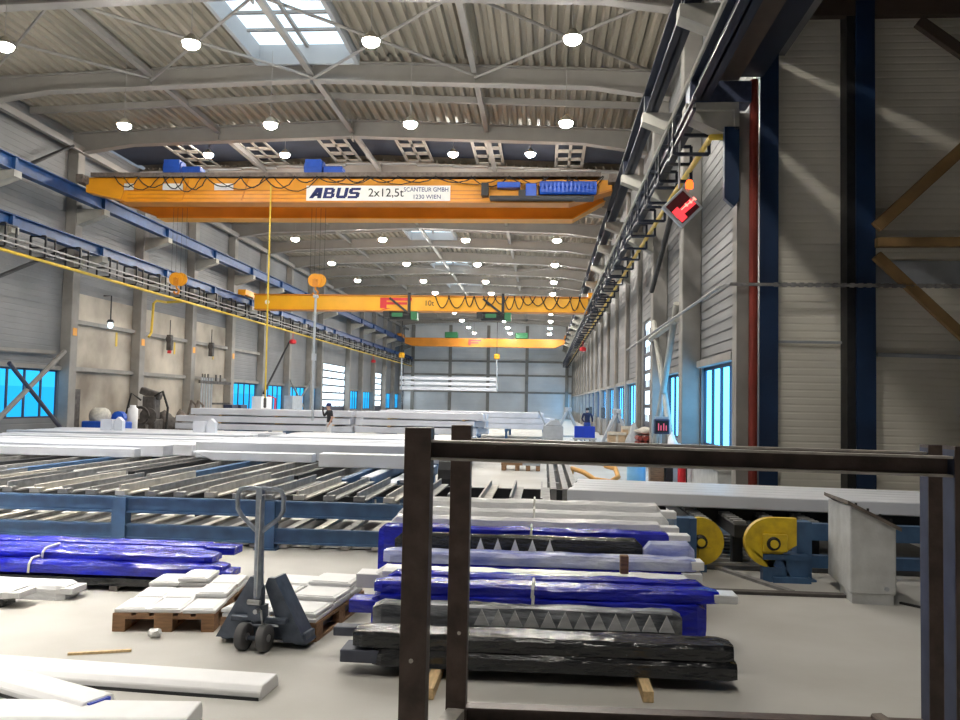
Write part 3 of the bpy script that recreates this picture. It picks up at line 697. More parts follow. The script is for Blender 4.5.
# ------------------------------------------------------------------ white beams
def wbeam(x0,x1,y,w,z0,z1,label,group,m='white',rz=0,cut=0,name='white_beam'):
    b=MB(); L=x1-x0
    prof=[(0,0),(w,0),(w,z1-z0),(0,z1-z0)]
    b.prism([(-L/2+cut,0),(L/2,0),(L/2,z1-z0),(-L/2,z1-z0)],'y',-w/2,w/2)
    o=b.build(name,m,None,False,.012,((x0+x1)/2,y,z0),rz); return tag(o,label,'beam',group)
random.seed(21)
def pack(x0,x1,y0,n,w,z0,z1,desc,group,jit=.3,gap=.015,jl=0,m='white',shift=0):
    for k in range(n):
        a=x0-random.uniform(0,jl) ; c=x1-random.uniform(0,jit)
        wbeam(a,c,y0+w/2+k*(w+gap),w,z0+.0,z1+random.uniform(-.015,.015),desc%ORD[k],group,m if k%3 else ('white2' if m=='white' else m),0,0)
pack(-14,-7.3,17.3,9,.46,.615,.85,'white steel beam, %s of the pack on the chain conveyor nearest the cyan window','beams by the cyan window',.9)
wbeam(-12.5,-8.35,17.05,.3,.615,.80,'short white beam lying in front of the pack nearest the cyan window','beams by the cyan window','white2')
pack(-7.25,-1.95,17.35,6,.42,.615,.945,'white steel beam, %s of the pack in mid floor behind the pallet truck handle','beams mid floor',.25,.012,.0)
wbeam(-4.2,-2.25,15.95,.4,.615,.87,'short white beam in front of the mid-floor pack, next to the black rack','beams mid floor','white',0,.0)
wbeam(-7.1,-4.6,16.9,.3,.615,.79,'white beam with a cut-off end leaning at the front of the mid-floor pack','beams mid floor','white2',0,.45)
def supports(y0,y1,xs,z,label):
    t=thing('support_trestle',label,'trestle',((xs[0]+xs[-1])/2,(y0+y1)/2,0)); cx=(xs[0]+xs[-1])/2; cy=(y0+y1)/2
    for x in xs:
        q=MB(); q.bx(x-cx-.08,x-cx+.08,y0-cy,y1-cy,z-.14,z); q.build('bearer','tableblue',t)
        for y in (y0+.2,y1-.2):
            q=MB(); q.bx(x-cx-.07,x-cx+.07,y-cy-.07,y-cy+.07,0,z-.14); q.build('leg','tableblue',t)
supports(23.6,29.4,[-15,-13,-11,-9,-7,-5,-3],.498,'row of blue trestles under the second line of white beams')
pack(-15.4,-8.1,24.0,8,.42,.50,.80,'white steel beam, %s of the second line, in front of the stained plaster wall','second line beams',.8,.02,.5)
pack(-8.0,-2.0,24.2,9,.42,.50,.79,'white steel beam, %s of the second line, in front of the standing worker','second line beams',.5,.02)
for x,l in ((-13.45,'nearest the cyan window'),(-10.55,'towards the yellow pendant')):
    for dx,h,l2 in ((0,.34,'square'),(.42,.42,'pointed')):
        b=MB(); b.prism([(x+dx,.0),(x+dx+.26,0),(x+dx+.26,h*.7),(x+dx+.13,h),(x+dx,h*.7)] if l2=='pointed' else [(x+dx,0),(x+dx+.36,0),(x+dx+.36,h),(x+dx,h)],'y',0,.2)
        b.v=[(a,c+25.0,d+.815) for a,c,d in b.v]; tag(b.build('end_plate','white'),'white %s end plate standing on the second beam line, %s'%(l2,l),'plate')
supports(35.6,40,[-15,-13,-11,-9,-7,-5,-3],.498,'row of blue trestles under the layered white beam stack')
for lay in range(3):
    z=.5+lay*.32
    pack(-15.3+lay*.0,-8.1,36.0,5,.5,z,z+.26,'white beam, %%s from the front in the %s layer of the stack by the tool rack'%['bottom','middle','top'][lay],'stack by the tool rack',.6,.02,.8 if lay<2 else .1)
    pack(-7.9,-2.4,36.2,5,.5,z,z+.26,'white beam, %%s from the front in the %s layer of the stack behind the worker'%['bottom','middle','top'][lay],'stack behind the worker',.6,.02,.2,'white' if lay!=1 else 'white2')
    for x in (-14,-11.5,-9,-6.6,-3.4):
        if lay<2:
            b=MB(); b.bx(x-.05,x+.05,36.0,38.4,z+.275,z+.32); tag(b.build('spacer_batten','timber'),'timber batten between the %s layers of beams, %s along the stack'%(['lower','upper'][lay],ORD[[-14,-11.5,-9,-6.6,-3.4].index(x)]),'batten','stack battens')
supports(45.6,51,[-8,-6,-4,-2,0],.498,'row of blue trestles under the farthest white beams')
for lay in range(3):
    z=.5+lay*.30
    pack(-8.3,.9-lay*.3,46.0,5,.6,z,z+.285,'white beam, %%s from the front in the %s layer of the farthest stack'%['bottom','middle','top'][lay],'farthest stack',.8,.02,.8,'white2' if lay==1 else 'white')
# near-right wide pack on the right table
rz=-.12; ax=Vector((math.cos(rz),math.sin(rz),0)); ay=Vector((-math.sin(rz),math.cos(rz),0)); P0=Vector((.32,11.3,.60))
for k in range(5):
    c=P0+ax*2.75+ay*(.17+k*.345)
    b=MB(); b.bx(-2.75+.02*(k%2),2.75,-.165,.165,0,.165); o=b.build('white_beam','white',None,False,.012,(c.x,c.y,c.z),rz)
    tag(o,'wide white beam above the yellow discs, %s of five counting from the front'%ORD[k],'beam','wide beams over the yellow discs')

# ------------------------------------------------------------------ right-hand table with yellow discs
t=thing('roller_table','blue steel roller table with posts beside the concrete pedestal','conveyor table',(3.6,9.75,0))
b=MB(); b.bx(-.73,2.6,-.06,.06,.44,.62); b.bx(-.73,2.6,-.06,.06,.14,.27); b.build('rail','tableblue',t)
for x in (-.73,.95,2.3):
    b=MB(); b.bx(x-.08,x+.08,-.1,.1,0,.64); b.bx(x-.12,x+.12,-.14,.14,0,.02); b.build('post','tableblue',t)
b=MB(); b.bx(-1.1,-.7,-.25,.1,.0,.06) ; b.bx(-1.2,-.72,-.22,.02,.24,.30); b.bx(-1.15,-.95,-.2,0,.06,.24); b.prism([(-.9,.06),(-.72,.06),(-.72,.24),(-1.0,.24)],'y',-.2,0.); b.build('motor_foot','tableblue',t)
q=MB(); q.bx(-1.6,2.6,1.6,1.72,.42,.58); q.build('rear_rail','black',t)
for x in (-1.4,.6,2.3):
    q=MB(); q.bx(x-.07,x+.07,1.6,1.72,0,.42); q.build('rear_leg','black',t)
t=thing('guard_post','blue guard post beside the first yellow disc','post',(1.66,9.95,0))
b=MB(); b.bx(-.14,.0,-.1,.1,0,.62); b.bx(0,.08,-.12,.12,.0,.62); b.bx(-.2,.14,-.18,.18,0,.02); b.build('upright','tableblue',t)
def disc(x,y,z,label,ext):
    t=thing('disc_guard',label,'machine guard',(x,y,0))
    b=MB(); pts=[]
    if ext:
        for k in range(17): a=PI/2+PI*1.05*k/16; pts.append((.29*math.cos(a),z+.27*math.sin(a)))
        pts+=[(.0,z-.27),(.05,z-.15),(.26,z-.02),(.26,z+.27)]
        pts=[p for p in pts]
    else:
        pts=[(.27*math.cos(2*PI*k/28),z+.27*math.sin(2*PI*k/28)) for k in range(28)]
    b.prism(pts,'y',-.05,.05); b.build('guard_disc','yellowG',t)
    b=MB(); b.lathe((0,-.08,z),[(.04,-.05),(.055,-.05),(.075,-.03),(.08,.04)],18,'y'); b.m(1).lathe((0,-.085,z),[(.001,-.062),(.045,-.06),(.045,0)],14,'y'); b.build('hub_ring',['black','yellowG'],t)
    if ext: 
        b=MB(); b.bx(-.11,.15,-.11,-.05,z-.09,z+.1); b.build('bearing_box','yellowG',t,bevel=.008)
        b=MB(); b.bx(-.1,.1,-.06,.06,0.,z-.26); b.build('stand','tableblue',t)
    else:
        b=MB(); b.bx(-.02,.12,-.09,-.05,z-.22,z-.06); b.build('bracket','yellowG',t)
        b=MB(); b.bx(-.08,.08,-.04,.04,0,z-.25); b.build('stand','tableblue',t)
disc(1.80,10.0,.35,'round yellow disc with dark hub next to the blue guard post',False)
disc(2.50,9.6,.42,'yellow rounded guard with boxed hub beside the concrete pedestal',True)
for k,x in enumerate((1.95,2.35,2.8,3.25,4.0)):
    t=thing('chain_track','black cleated chain track under the wide white beams, %s from the guard post'%ORD[k],'conveyor',(x,12.9,0),0,'chain tracks under the wide beams')
    b=MB(); b.bx(-.09,.09,-2.6,1.55,.36,.5); b.build('track_bed','black',t)
    b=MB()
    pf=[]
    for q in range(22): y=-2.5+q*.18; pf+=[(y,.505),(y,.535),(y+.09,.535),(y+.09,.505)]
    b.prism([(-2.5,.5)]+pf+[(pf[-1][0],.5)],'x',-.07,.07)
    b.build('cleats','bar',t)
    for y in (-2.3,1.3):
        b=MB(); b.bx(-.06,.06,y-.06,y+.06,0,.36); b.build('leg','black',t)
b=MB()
for k in range(9): b.bx(1.6,3.4,10.4+k*.28,10.5+k*.28,.008,.035)
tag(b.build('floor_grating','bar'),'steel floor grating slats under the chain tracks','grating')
b=MB(); b.bx(1.5,5.2,10.15,14.6,0,.008); tag(b.build('black_floor_sheet','black'),'flat black floor sheet under the chain tracks','plate')  # flat black sheet that makes the floor dark beneath the tracks
b=MB(); b.bx(1.25,3.1,8.86,8.98,0,.03); tag(b.build('floor_strip','grime'),'dark steel cover strip across the floor before the yellow discs','floor strip')
b=MB(); b.beam((2.55,9.0,.015),(2.05,10.2,.015),.08,.03); tag(b.build('floor_strip','bar'),'short grey cover strip running towards the first yellow disc','floor strip')
b=MB(); b.beam((3.5,8.7,.01),(4.3,7.6,.01),.03,.02); tag(b.build('floor_cable','rubber'),'thin black cable on the floor beside the concrete pedestal','cable')
# pedestal
t=thing('control_pedestal','whitish concrete pedestal with sloping rusty top plate','pedestal',(3.0,8.62,0),-.10)
b=MB(); b.add([(0,0,.10),(.42,0,.10),(.42,.95,.10),(0,.95,.10),(0,0,.95),(.42,0,.75),(.42,.95,.72),(0,.95,.92)],[(3,2,1,0),(4,5,6,7),(0,1,5,4),(1,2,6,5),(2,3,7,6),(3,0,4,7)]); b.build('concrete_body','pedest',t,bevel=.012)
b=MB(); b.bx(.02,.40,.02,.5,0,.10); b.bx(.1,.40,.7,.92,0,.1); b.build('foot','pedest',t)
b=MB(); b.add([(-.03,-.04,.965),(.46,-.04,.72),(.46,1.0,.69),(-.03,1.0,.945),(-.03,-.04,1.0),(.46,-.04,.755),(.46,1.0,.725),(-.03,1.0,.98)],[(3,2,1,0),(4,5,6,7),(0,1,5,4),(1,2,6,5),(2,3,7,6),(3,0,4,7)]); b.build('top_plate','plate',t)
b=MB()
for x in (.06,.17,.28,.38): b.lathe((x,.03,.96-.45*x),[(.012,0),(.012,.04)],6)
b.build('anchor_bolt','black',t)
b=MB(); b.lathe((.33,-.005,.16),[(.022,-.012),(.022,.01)],10,'y'); b.build('drain_plug','greyb',t)

# ------------------------------------------------------------------ black rack (foreground)
t=thing('steel_rack','dark brown steel rack frame standing open in the foreground','rack',(.45,2.5,0))
def rb(name,x0,x1,y0,y1,z0,z1,m='frameblk'):
    q=MB(); q.bx(x0-.45,x1-.45,y0-2.5,y1-2.5,z0,z1); return q.build(name,m,t,bevel=.004)
def post(x,y,z,s=.078):
    q=MB(); q.bx(x-.45,x+s-.45,y-2.5,y+s-2.5,0,z); q.m(1).add([(x-.45-.001,y-2.5+.004,0),(x-.45-.001,y+s-2.5-.004,0),(x-.45-.001,y+s-2.5-.004,z-.01),(x-.45-.001,y-2.5+.004,z-.01)],[(0,1,2,3)])
    o=q.build('post',['frameblk','frameblue' if x>.5 else 'frameblk'],t)  # bluish light on the left face of the right posts is painted on
post(-.409,2.5,1.802); post(-.327,3.02,1.798,.070); post(1.158,2.5,1.783); post(1.311,3.02,1.766,.070)
def chan(x0,y0,z0,x1,y1,z1,h=.052,d=.04,fm='frameedge'):
    q=MB(); a=Vector((x0-.45,y0-2.5,z0)); c=Vector((x1-.45,y1-2.5,z1))
    q.beam(a+Vector((0,d*.45,0)),c+Vector((0,d*.45,0)),.006,h)
    q.m(1); q.beam(a+Vector((0,0,h/2)),c+Vector((0,0,h/2)),d,.007); q.beam(a+Vector((0,0,-h/2)),c+Vector((0,0,-h/2)),d,.007)
    return q.build('cross_rail',['frameblk',fm],t)
chan(-.331,2.53,1.737,1.158,2.53,1.725); chan(-.257,3.05,1.723,1.311,3.05,1.712)
chan(-.257,3.05,.775,1.311,3.05,.79,.07,.06,'frameblk'); chan(-.331,2.53,.74,1.158,2.53,.74,.07,.06,'frameblk')
q=MB(); q.beam((-.37-.45,.078,.78),(-.29-.45,.52,.78),.06,.06); q.build('side_rail','frameedge',t)
q=MB(); q.beam((1.2-.45,.078,.78),(1.345-.45,.52,.78),.06,.06); q.build('side_rail','frameblk',t)
for x,y,z in ((-.375,2.497,1.124),(-.285,3.017,1.07)):
    q=MB(); q.lathe((x-.45,y-2.5,z-.0),[(.006,-.003),(.007,.002)],7,'y'); q.build('weld_spot','barlight',t)
b=MB(); b.beam((1.14,3.04,.845),(1.25,2.64,.82),.045,.022); tag(b.build('loose_bar','plate',bevel=.006),'loose brown flat bar laid over the lower rail of the steel rack','bar')

# ------------------------------------------------------------------ film-wrapped bundles
def wrapped(x0,x1,y0,y1,z0,z1,m,label,seed,group,rz=0,parts=None,rough=.012,name='wrapped_bundle',mats=None,zig=None,ties=(),ends=None,cat='bundle',sag=0):
    rough*=(.55 if m!='filmblack' else .42); rnd=random.Random(seed); L=x1-x0; W=y1-y0; Hh=z1-z0; n=max(8,int(L/.07)); cx=(x0+x1)/2; cy=(y0+y1)/2
    ring=[(-.5,0),(-.5,.33),(-.5,.7),(-.44,.96),(-.25,1.0),(.0,.98),(.25,1.0),(.44,.96),(.5,.7),(.5,0)]
    vs=[];fs=[]; nr=len(ring); ph=[rnd.uniform(0,6.28) for _ in range(nr*2)]; fr=[rnd.uniform(3,9) for _ in range(nr*2)]
    for i in range(n+1):
        u=i/n; x=-L/2+L*u; e=min(u,1-u)*L; tp=1-.25*max(0,1-e/.06)
        for j,(a,h) in enumerate(ring):
            dy=rough*(math.sin(fr[j]*x+ph[j])*.6+rnd.uniform(-.5,.5)); dz=rough*(math.sin(fr[j+nr]*x+ph[j+nr])*.6+rnd.uniform(-.6,.6)) if h>.1 else 0
            vs.append((x,a*W*tp+dy,h*Hh*(.5+.5*tp)+dz-(sag*math.sin(PI*u)*h if sag else 0)))
    for i in range(n):
        for j in range(nr):
            k=(j+1)%nr; fs.append((i*nr+j,i*nr+k,(i+1)*nr+k,(i+1)*nr+j))
    fs.append(tuple(range(nr))[::-1]); fs.append(tuple(n*nr+i for i in range(nr)))
    t=thing(name,label,cat,(cx,cy,z0),rz,group)
    b=MB(); b.add(vs,fs); b.build('film_wrap',m,t)
    for tx in ties:
        q=MB(); xx=tx-cx; q.tube([(xx,-W/2-.014,-.0),(xx+.005,-W/2-.014,Hh*.7),(xx+.01,-W/2*.85,Hh+.015),(xx+.01,W/2*.6,Hh+.02)],.012,6); q.build('tie_band','tie',t)
    if zig:
        q=MB(); za,zb,p=zig; xx=za-cx; 
        while xx<zb-cx-p*.5:
            q.prism([(xx,Hh*.50),(xx+p*.92,Hh*.50),(xx+p*.46,Hh*.95)],'y',-W/2-.022,-W/2-.002); xx+=p
        q.build('triangle_spacers','filmwhite',t)
    if ends:
        for (xa,xb,za,zb,mm) in ends:
            q=MB(); q.bx(xa-cx,xb-cx,-W*.44,W*.40,za-z0,zb-z0); q.build('bare_end',mm,t,bevel=.006)
    return t
G='wrapped bundles on the centre floor'
# front black stack
wrapped(-1.15,1.31,5.82,6.12,.075,.19,'filmblack','lowest black film-wrapped bundle at the front of the centre stack',1,G,ends=[(-1.37,-1.1,.085,.17,'boardgrey')])
wrapped(-1.29,1.29,5.84,6.10,.192,.30,'filmblack','glossy black bundle lying on top of the lowest black bundle',2,G)
wrapped(-1.12,1.15,6.16,6.30,.075,.24,'filmblack','narrow black bundle standing behind the glossy black pair',3,G,ends=[(-1.50,-1.05,.17,.235,'boardgrey')])
wrapped(-1.20,.95,6.33,6.45,.075,.205,'filmblack','thin black bundle in front of the smoky grey triangle-spacer bundle',31,G,rough=.006)
wrapped(-1.28,1.05,6.48,6.68,.075,.345,'filmgrey','smoky grey bundle with pale triangle spacers below the blue bundles',4,G,zig=(-.5,.95,.125))
# blue stack
wrapped(-1.34,1.27,6.72,6.98,.075,.36,'filmblue','lower deep blue film-wrapped bundle of the centre stack',5,G,ties=(-.07,),ends=[(-1.52,-1.3,.2,.30,'filmblue')])
wrapped(-1.33,1.38,6.76,7.0,.362,.45,'filmblue','upper deep blue bundle of the centre stack with white tie',6,G,ties=(-.07,),ends=[(1.33,1.52,.365,.43,'filmwhite')])
wrapped(-1.28,1.33,7.03,7.2,.075,.47,'filmblue','rear deep blue bundle against the white wrapped bundle',7,G)
wrapped(-1.42,1.28,7.24,7.52,.075,.45,'filmwhite','white wrapped bundle behind the deep blue bundles, holding a wood block',8,G,ends=[(-1.58,-1.38,.28,.40,'slab')])
b=MB(); b.bx(.66,.73,7.28,7.36,.47,.62); tag(b.build('wood_block','wood',bevel=.005),'small upright brown wood block on the white wrapped bundle','block')
# pale blue stack
wrapped(-1.45,1.42,7.86,8.1,.075,.29,'filmgrey','smoky grey flat bundle in front of the pale blue bundles',9,G,rough=.008,ends=[(-1.62,-1.4,.15,.26,'slab')])
wrapped(-1.50,1.38,8.14,8.40,.075,.335,'filmblue','half-hidden blue bundle directly below the pale blue film',10,G,ends=[(1.3,1.5,.24,.325,'slab')])
wrapped(-1.52,1.45,8.16,8.40,.337,.45,'filmlight','pale blue translucent bundle crossing behind the rack posts',11,G,ends=[(1.3,1.52,.35,.43,'slab')])
wrapped(-1.46,.98,8.44,8.6,.075,.575,'filmblack','dark bundle with pale triangle spacers behind the pale blue film',12,G,zig=(-.85,.15,.17))
wrapped(.99,1.48,8.44,8.6,.0,.56,'filmlight','short pale blue bundle end at the tail of the dark triangle bundle',13,G)
# dark blue + white rear stack
wrapped(-1.72,1.35,8.92,9.15,.075,.58,'filmblue','deep blue bundle low in the rear stack next to the guard post',14,G,ends=[(1.3,1.52,.50,.56,'slab')],ties=(-.12,))
wrapped(-1.65,1.30,9.2,9.42,.075,.64,'filmwhite','white wrapped bundle, front one of the three in the rear stack',15,G,ends=[(1.26,1.45,.5,.6,'slab')])
wrapped(-1.62,1.38,9.46,9.68,.075,.70,'filmwhite','white wrapped bundle, middle one of the three in the rear stack',16,G,ties=(-.1,))
wrapped(-1.50,1.35,9.72,9.95,.075,.78,'filmwhite','white wrapped bundle, rearmost of the three beside the transfer table',17,G,ends=[(1.3,1.5,.62,.7,'slab')],ties=(-.1,))
for k,(x,y0,y1,l) in enumerate(((-.70,5.43,7.5,'fresh timber batten end protruding beside the far rack post'),(.69,5.56,7.5,'fresh timber batten end protruding under the black bundles, away from the rack post'))):
    b=MB(); b.bx(x-.035,x+.035,y0,y1,0,.073); tag(b.build('timber_batten','timber',bevel=.004),l,'batten','battens under the bundles')
for k,x in enumerate((-.9,.8)):
    b=MB(); b.bx(x-.04,x+.04,7.8,9.97,0,.074); tag(b.build('timber_batten','timber',bevel=.004),'hidden timber batten under the pale blue bundles, %s from the pallets'%ORD[k],'batten','battens under the bundles')
# left blue stack
G2='wrapped bundles by the transfer table'
wrapped(-7.2,-3.6,8.0,8.5,.05,.15,'filmblack','black flat bundle at the bottom of the blue pile by the transfer table',41,G2,rough=.006)
wrapped(-7.5,-3.05,7.98,8.3,.152,.27,'filmblue','lower blue film bundle of the pile by the transfer table, torn end towards the pallet',42,G2,ties=(-4.95,),ends=[(-3.12,-2.95,.16,.22,'filmblue')])
wrapped(-7.5,-3.2,8.12,8.45,.272,.345,'filmblue','middle blue film bundle of the pile by the transfer table',43,G2,ties=(-4.9,))
wrapped(-7.5,-3.4,8.47,8.62,.05,.34,'filmblue','upright blue film bundle at the back of the pile by the transfer table',44,G2,rough=.01)
wrapped(-7.5,-3.42,8.66,8.95,.05,.35,'filmblue','rear blue film bundle with flat end sticking out past the others',45,G2,ends=[(-3.47,-3.17,.25,.33,'filmblue')])
for k,x in enumerate((-6.5,-4.1)):
    b=MB(); b.bx(x-.04,x+.04,7.98,8.95,0,.049); tag(b.build('timber_batten','grime'),'dark batten under the blue pile by the transfer table, %s from the pallets'%['farther','nearer'][k],'batten')
wrapped(-7.0,-4.35,7.55,7.85,.0,.14,'filmwhite','white notched profile bundle in front of the blue pile, rear one',46,G2,rough=.004,ends=[(-4.4,-4.27,.05,.11,'slab')])
wrapped(-7.0,-4.62,7.18,7.5,.085,.165,'slab','white notched profile bundle in front of the blue pile, upper front one',47,G2,rough=.004,ends=[(-4.65,-4.55,.09,.14,'slab')])
wrapped(-7.0,-4.72,7.2,7.46,.0,.082,'filmblack','black bundle under the white notched profiles',48,G2,rough=.004)
# white profiles on the near floor
def profile(p0,p1,w,h,label,m='slab',endm=None):
    a=Vector(p0); c=Vector(p1); d=c-a; L=d.length; rz=math.atan2(d.y,d.x)
    t=thing('white_profile',label,'profile',tuple((a+c)/2),rz,'white profiles on the near floor')
    b=MB(); b.prism([(-w/2,.0),(w/2,.0),(w/2,h*.55),(w*.42,h),(-w*.38,h),(-w/2,h*.6)],'x',-L/2,L/2); b.build('profile_bar',m,t,bevel=.006)
    if endm:
        b=MB(); b.bx(L/2,L/2+.02,-w*.3,w*.3,.01,h*.9); b.build('end_cap',endm,t)
    b=MB(); b.bx(-L/2+.1,L/2-.01,-w*.52,-w*.47,0,.02); b.build('black_edge_strip','black',t)  # thin black strip along the front foot of the profile
    return t
profile((-4.6,5.62,0),(-1.72,5.42,0),.30,.085,'long white profile lying on the floor in front of the pallets')
profile((-4.6,5.75,.086),(-2.55,4.84,.0),.24,.085,'white profile with a blue end lying across the long profile','slab','crate')
profile((-3.6,4.62,0),(-1.95,4.78,0),.34,.11,'white profile at the very front edge of the floor')
b=MB(); b.beam((-3.4,6.0,.01),(-3.0,6.15,.01),.03,.015); tag(b.build('wood_sliver','timber'),'thin wood sliver on the floor in front of the pallets','sliver')

# ------------------------------------------------------------------ pallets and slabs
def make_pallet(label,loc,rz):
    t=thing('euro_pallet',label,'pallet',loc,rz,'wooden pallets')
    for x in (-.35,0,.35):
        q=MB(); w=.1 if x else .145; q.bx(x-w/2,x+w/2,0,1.2,0,.022); q.build('bottom_board','wood',t)
        for y in (.0,.5275,1.055):
            q=MB(); w=.1 if x else .145; q.bx(x-w/2,x+w/2,y,y+.145,.022,.1); q.build('block','wood',t)
    for y in (.0,.5275,1.055):
        q=MB(); q.bx(-.4,.4,y,y+.145,.1,.122); q.build('stringer_board','wood',t)
    for x,w in ((-.3275,.145),(-.165,.1),(0,.145),(.165,.1),(.3275,.145)):
        q=MB(); q.bx(x-w/2,x+w/2,0,1.2,.122,.144); q.build('top_board','wood',t)
    return t
def slab(cx,cy,z,w,d,h,rz,label,grp,P):
    loc,prz=P; R=Matrix.Rotation(prz,3,'Z'); c=Vector(loc)+R@Vector((cx,cy,0))
    b=MB(); b.bx(-w/2,w/2,-d/2,d/2,0,h); b.prism([(-w/2+.02,h),(w/2-.02,h),(w/2-.03,h+.008),(-w/2+.03,h+.008)],'y',-d/2+.02,d/2-.02)
    tag(b.build('white_block','slab',None,False,.004,(c.x,c.y,z),prz+rz),label,'block',grp)
PA=((-3.01,6.69,0),.12); make_pallet('wooden pallet in front of the blue pile carrying low white panels',*PA)
PB=((-2.13,6.62,0),-.10); make_pallet('wooden pallet under the pallet truck carrying white panels',*PB)
n=0; A='panels on the pallet by the blue pile'
for j,(y,zs) in enumerate(((.2,1),(.6,1),(1.0,2))):
    for i,x in enumerate((-.27,0,.27)):
        lay=zs + (1 if (i==2 and j==1) or (i==1 and j==2) else 0)
        for l in range(lay):
            h=.030
            slab(x+random.uniform(-.01,.01),y+random.uniform(-.02,.02),.145+l*.040,.262,.385,h,random.uniform(-.03,.03),
                 'white block on the pallet by the blue pile, %s row, %s column, %s layer'%(['front','middle','back'][j],['outer','central','truck-side'][i],['bottom','second','third'][l]),A,PA)
A='panels on the pallet under the truck'
for j,y in enumerate((.2,.6,1.0)):
    for i,x in enumerate((-.2,.2)):
        for l in range([2,3,3][j]+(1 if i==1 and j==2 else 0)):
            slab(x+random.uniform(-.012,.012),y+random.uniform(-.015,.015),.145+l*.037,.385,.385,.028,random.uniform(-.02,.02),
                 'white block on the pallet under the truck, %s row, %s column, %s layer'%(['front','middle','back'][j],['blue-pile','bundle-side'][i],['bottom','second','third','fourth'][l]),A,PB)
# crumpled paper
random.seed(4); b=MB(); 
import bmesh
bm=bmesh.new(); bmesh.ops.create_icosphere(bm,subdivisions=2,radius=.05)
for v in bm.verts: v.co*=random.uniform(.6,1.2); v.co.z*=.8
me=bpy.data.meshes.new('crumpled_paper'); 
zmin=min(v.co.z for v in bm.verts)
for v in bm.verts: v.co.z-=zmin
bm.to_mesh(me); bm.free(); me.materials.append(M['paper']); o=bpy.data.objects.new('crumpled_paper',me); COL.objects.link(o); o.location=(-3.0,6.52,0); tag(o,'crumpled white paper ball in front of the pallet by the blue pile','paper')

# ------------------------------------------------------------------ pallet truck
t=thing('pallet_truck','grey hand pallet truck with tall looped handle','pallet truck',(-2.13,6.3,0),-.14)
for x in (-.2,.2):
    b=MB(); b.bx(x-.075,x+.075,.42,1.45,.055,.092); b.bx(x-.075,x-.065,.42,1.45,.04,.09); b.bx(x+.065,x+.075,.42,1.45,.04,.09); b.build('fork','jack',t)
    b=MB(); sg_=1 if x>0 else -1; b.prism([(sg_*.37,.05),(sg_*.19,.05),(sg_*.025,.46),(sg_*.05,.52),(sg_*.10,.52)],'y',.10,.15); b.prism([(sg_*.37,.05),(sg_*.33,.05),(sg_*.08,.52),(sg_*.10,.52)],'y',.15,.30); b.build('side_plate','jack',t)
for x in (-.085,.085):
    b=MB(); b.lathe((x,.0,.10),[(.03,-.028),(.095,-.032),(.10,-.022),(.10,.022),(.095,.032),(.03,.028)],20,'x'); b.build('steer_wheel','tyre',t,True)
    b=MB(); b.lathe((x,.0,.10),[(.028,-.036),(.028,.036)],10,'x'); b.build('wheel_hub','chrome',t)
b=MB(); b.bx(-.30,.30,.16,.26,.05,.14); b.bx(-.23,.23,.05,.12,.19,.235); b.bx(-.34,-.26,.12,.3,.03,.12); b.bx(.26,.36,.12,.3,.03,.12); b.build('chassis_bar','jack',t,bevel=.008)
b=MB(); b.lathe((0,.06,.09),[(.05,.1),(.06,.16),(.045,.2),(.045,.36),(.03,.4)],14); b.bx(-.06,.06,0.0,.1,.22,.33); b.tube([(-.09,.0,.09),(.09,0,.09)],.018,8); b.build('pump_unit','jack',t)
b=MB(); b.lathe((.03,-.03,.3),[(.018,-.03),(.018,.05)],8,'y'); b.tube([(-.05,-.02,.36),(.05,-.02,.36)],.02,8); b.tube([(.05,0,.3),(.07,-.02,.22),(.06,.03,.16)],.008,6); b.build('release_valve','chrome',t)
b=MB(); b.tube([(0,.05,.38),(.0,.03,.95)],[.038,.034],10); b.beam((0,.03,.9),(.005,.02,1.2),.05,.05); b.build('drawbar','jackh',t)
b=MB(); b.tube([(0,.03,.86),(-.06,.03,.91),(-.15,.03,.99),(-.18,.025,1.04),(-.185,.02,1.14),(-.16,.02,1.19),(-.12,.02,1.20),(.13,.02,1.20),(.175,.02,1.185),(.195,.02,1.14),(.19,.025,1.04),(.155,.03,.98),(.06,.03,.91),(0,.03,.86)],.018,8,False); b.build('loop_grip','jackh',t,True)
b=MB(); b.tube([(.0,.015,1.16),(.05,.0,1.15),(.055,0,1.12)],.007,6); b.tube([(.02,-.005,1.12),(.01,-.005,.4)],.004,5); b.build('release_lever','chrome',t)

# ------------------------------------------------------------------ people
def person(label,loc,rz,joints,edges,radii,matfun,mats,extra=None):
    me=bpy.data.meshes.new('body'); names=list(joints); me.from_pydata([joints[n] for n in names],[(names.index(a),names.index(c)) for a,c in edges],[])
    o=bpy.data.objects.new('tmp_body',me); COL.objects.link(o)
    sk=o.modifiers.new('s','SKIN'); sk.use_smooth_shade=True
    for i,n in enumerate(names):
        d=me.skin_vertices[0].data[i]; r=radii[n]; d.radius=(r,r) if not isinstance(r,tuple) else r; d.use_root=(n=='pelvis')
    su=o.modifiers.new('d','SUBSURF'); su.levels=2; su.render_levels=2
    dg=bpy.context.evaluated_depsgraph_get(); dg.update(); m2=bpy.data.meshes.new_from_object(o.evaluated_get(dg))
    bpy.data.objects.remove(o); m2.materials.clear()
    for q in mats: m2.materials.append(M[q])
    for p in m2.polygons: p.material_index=matfun(p.center); p.use_smooth=True
    t=thing('person',label,'person',loc,rz)
    m2.name='body'; b=bpy.data.objects.new('body',m2); COL.objects.link(b); b.parent=t
    return t
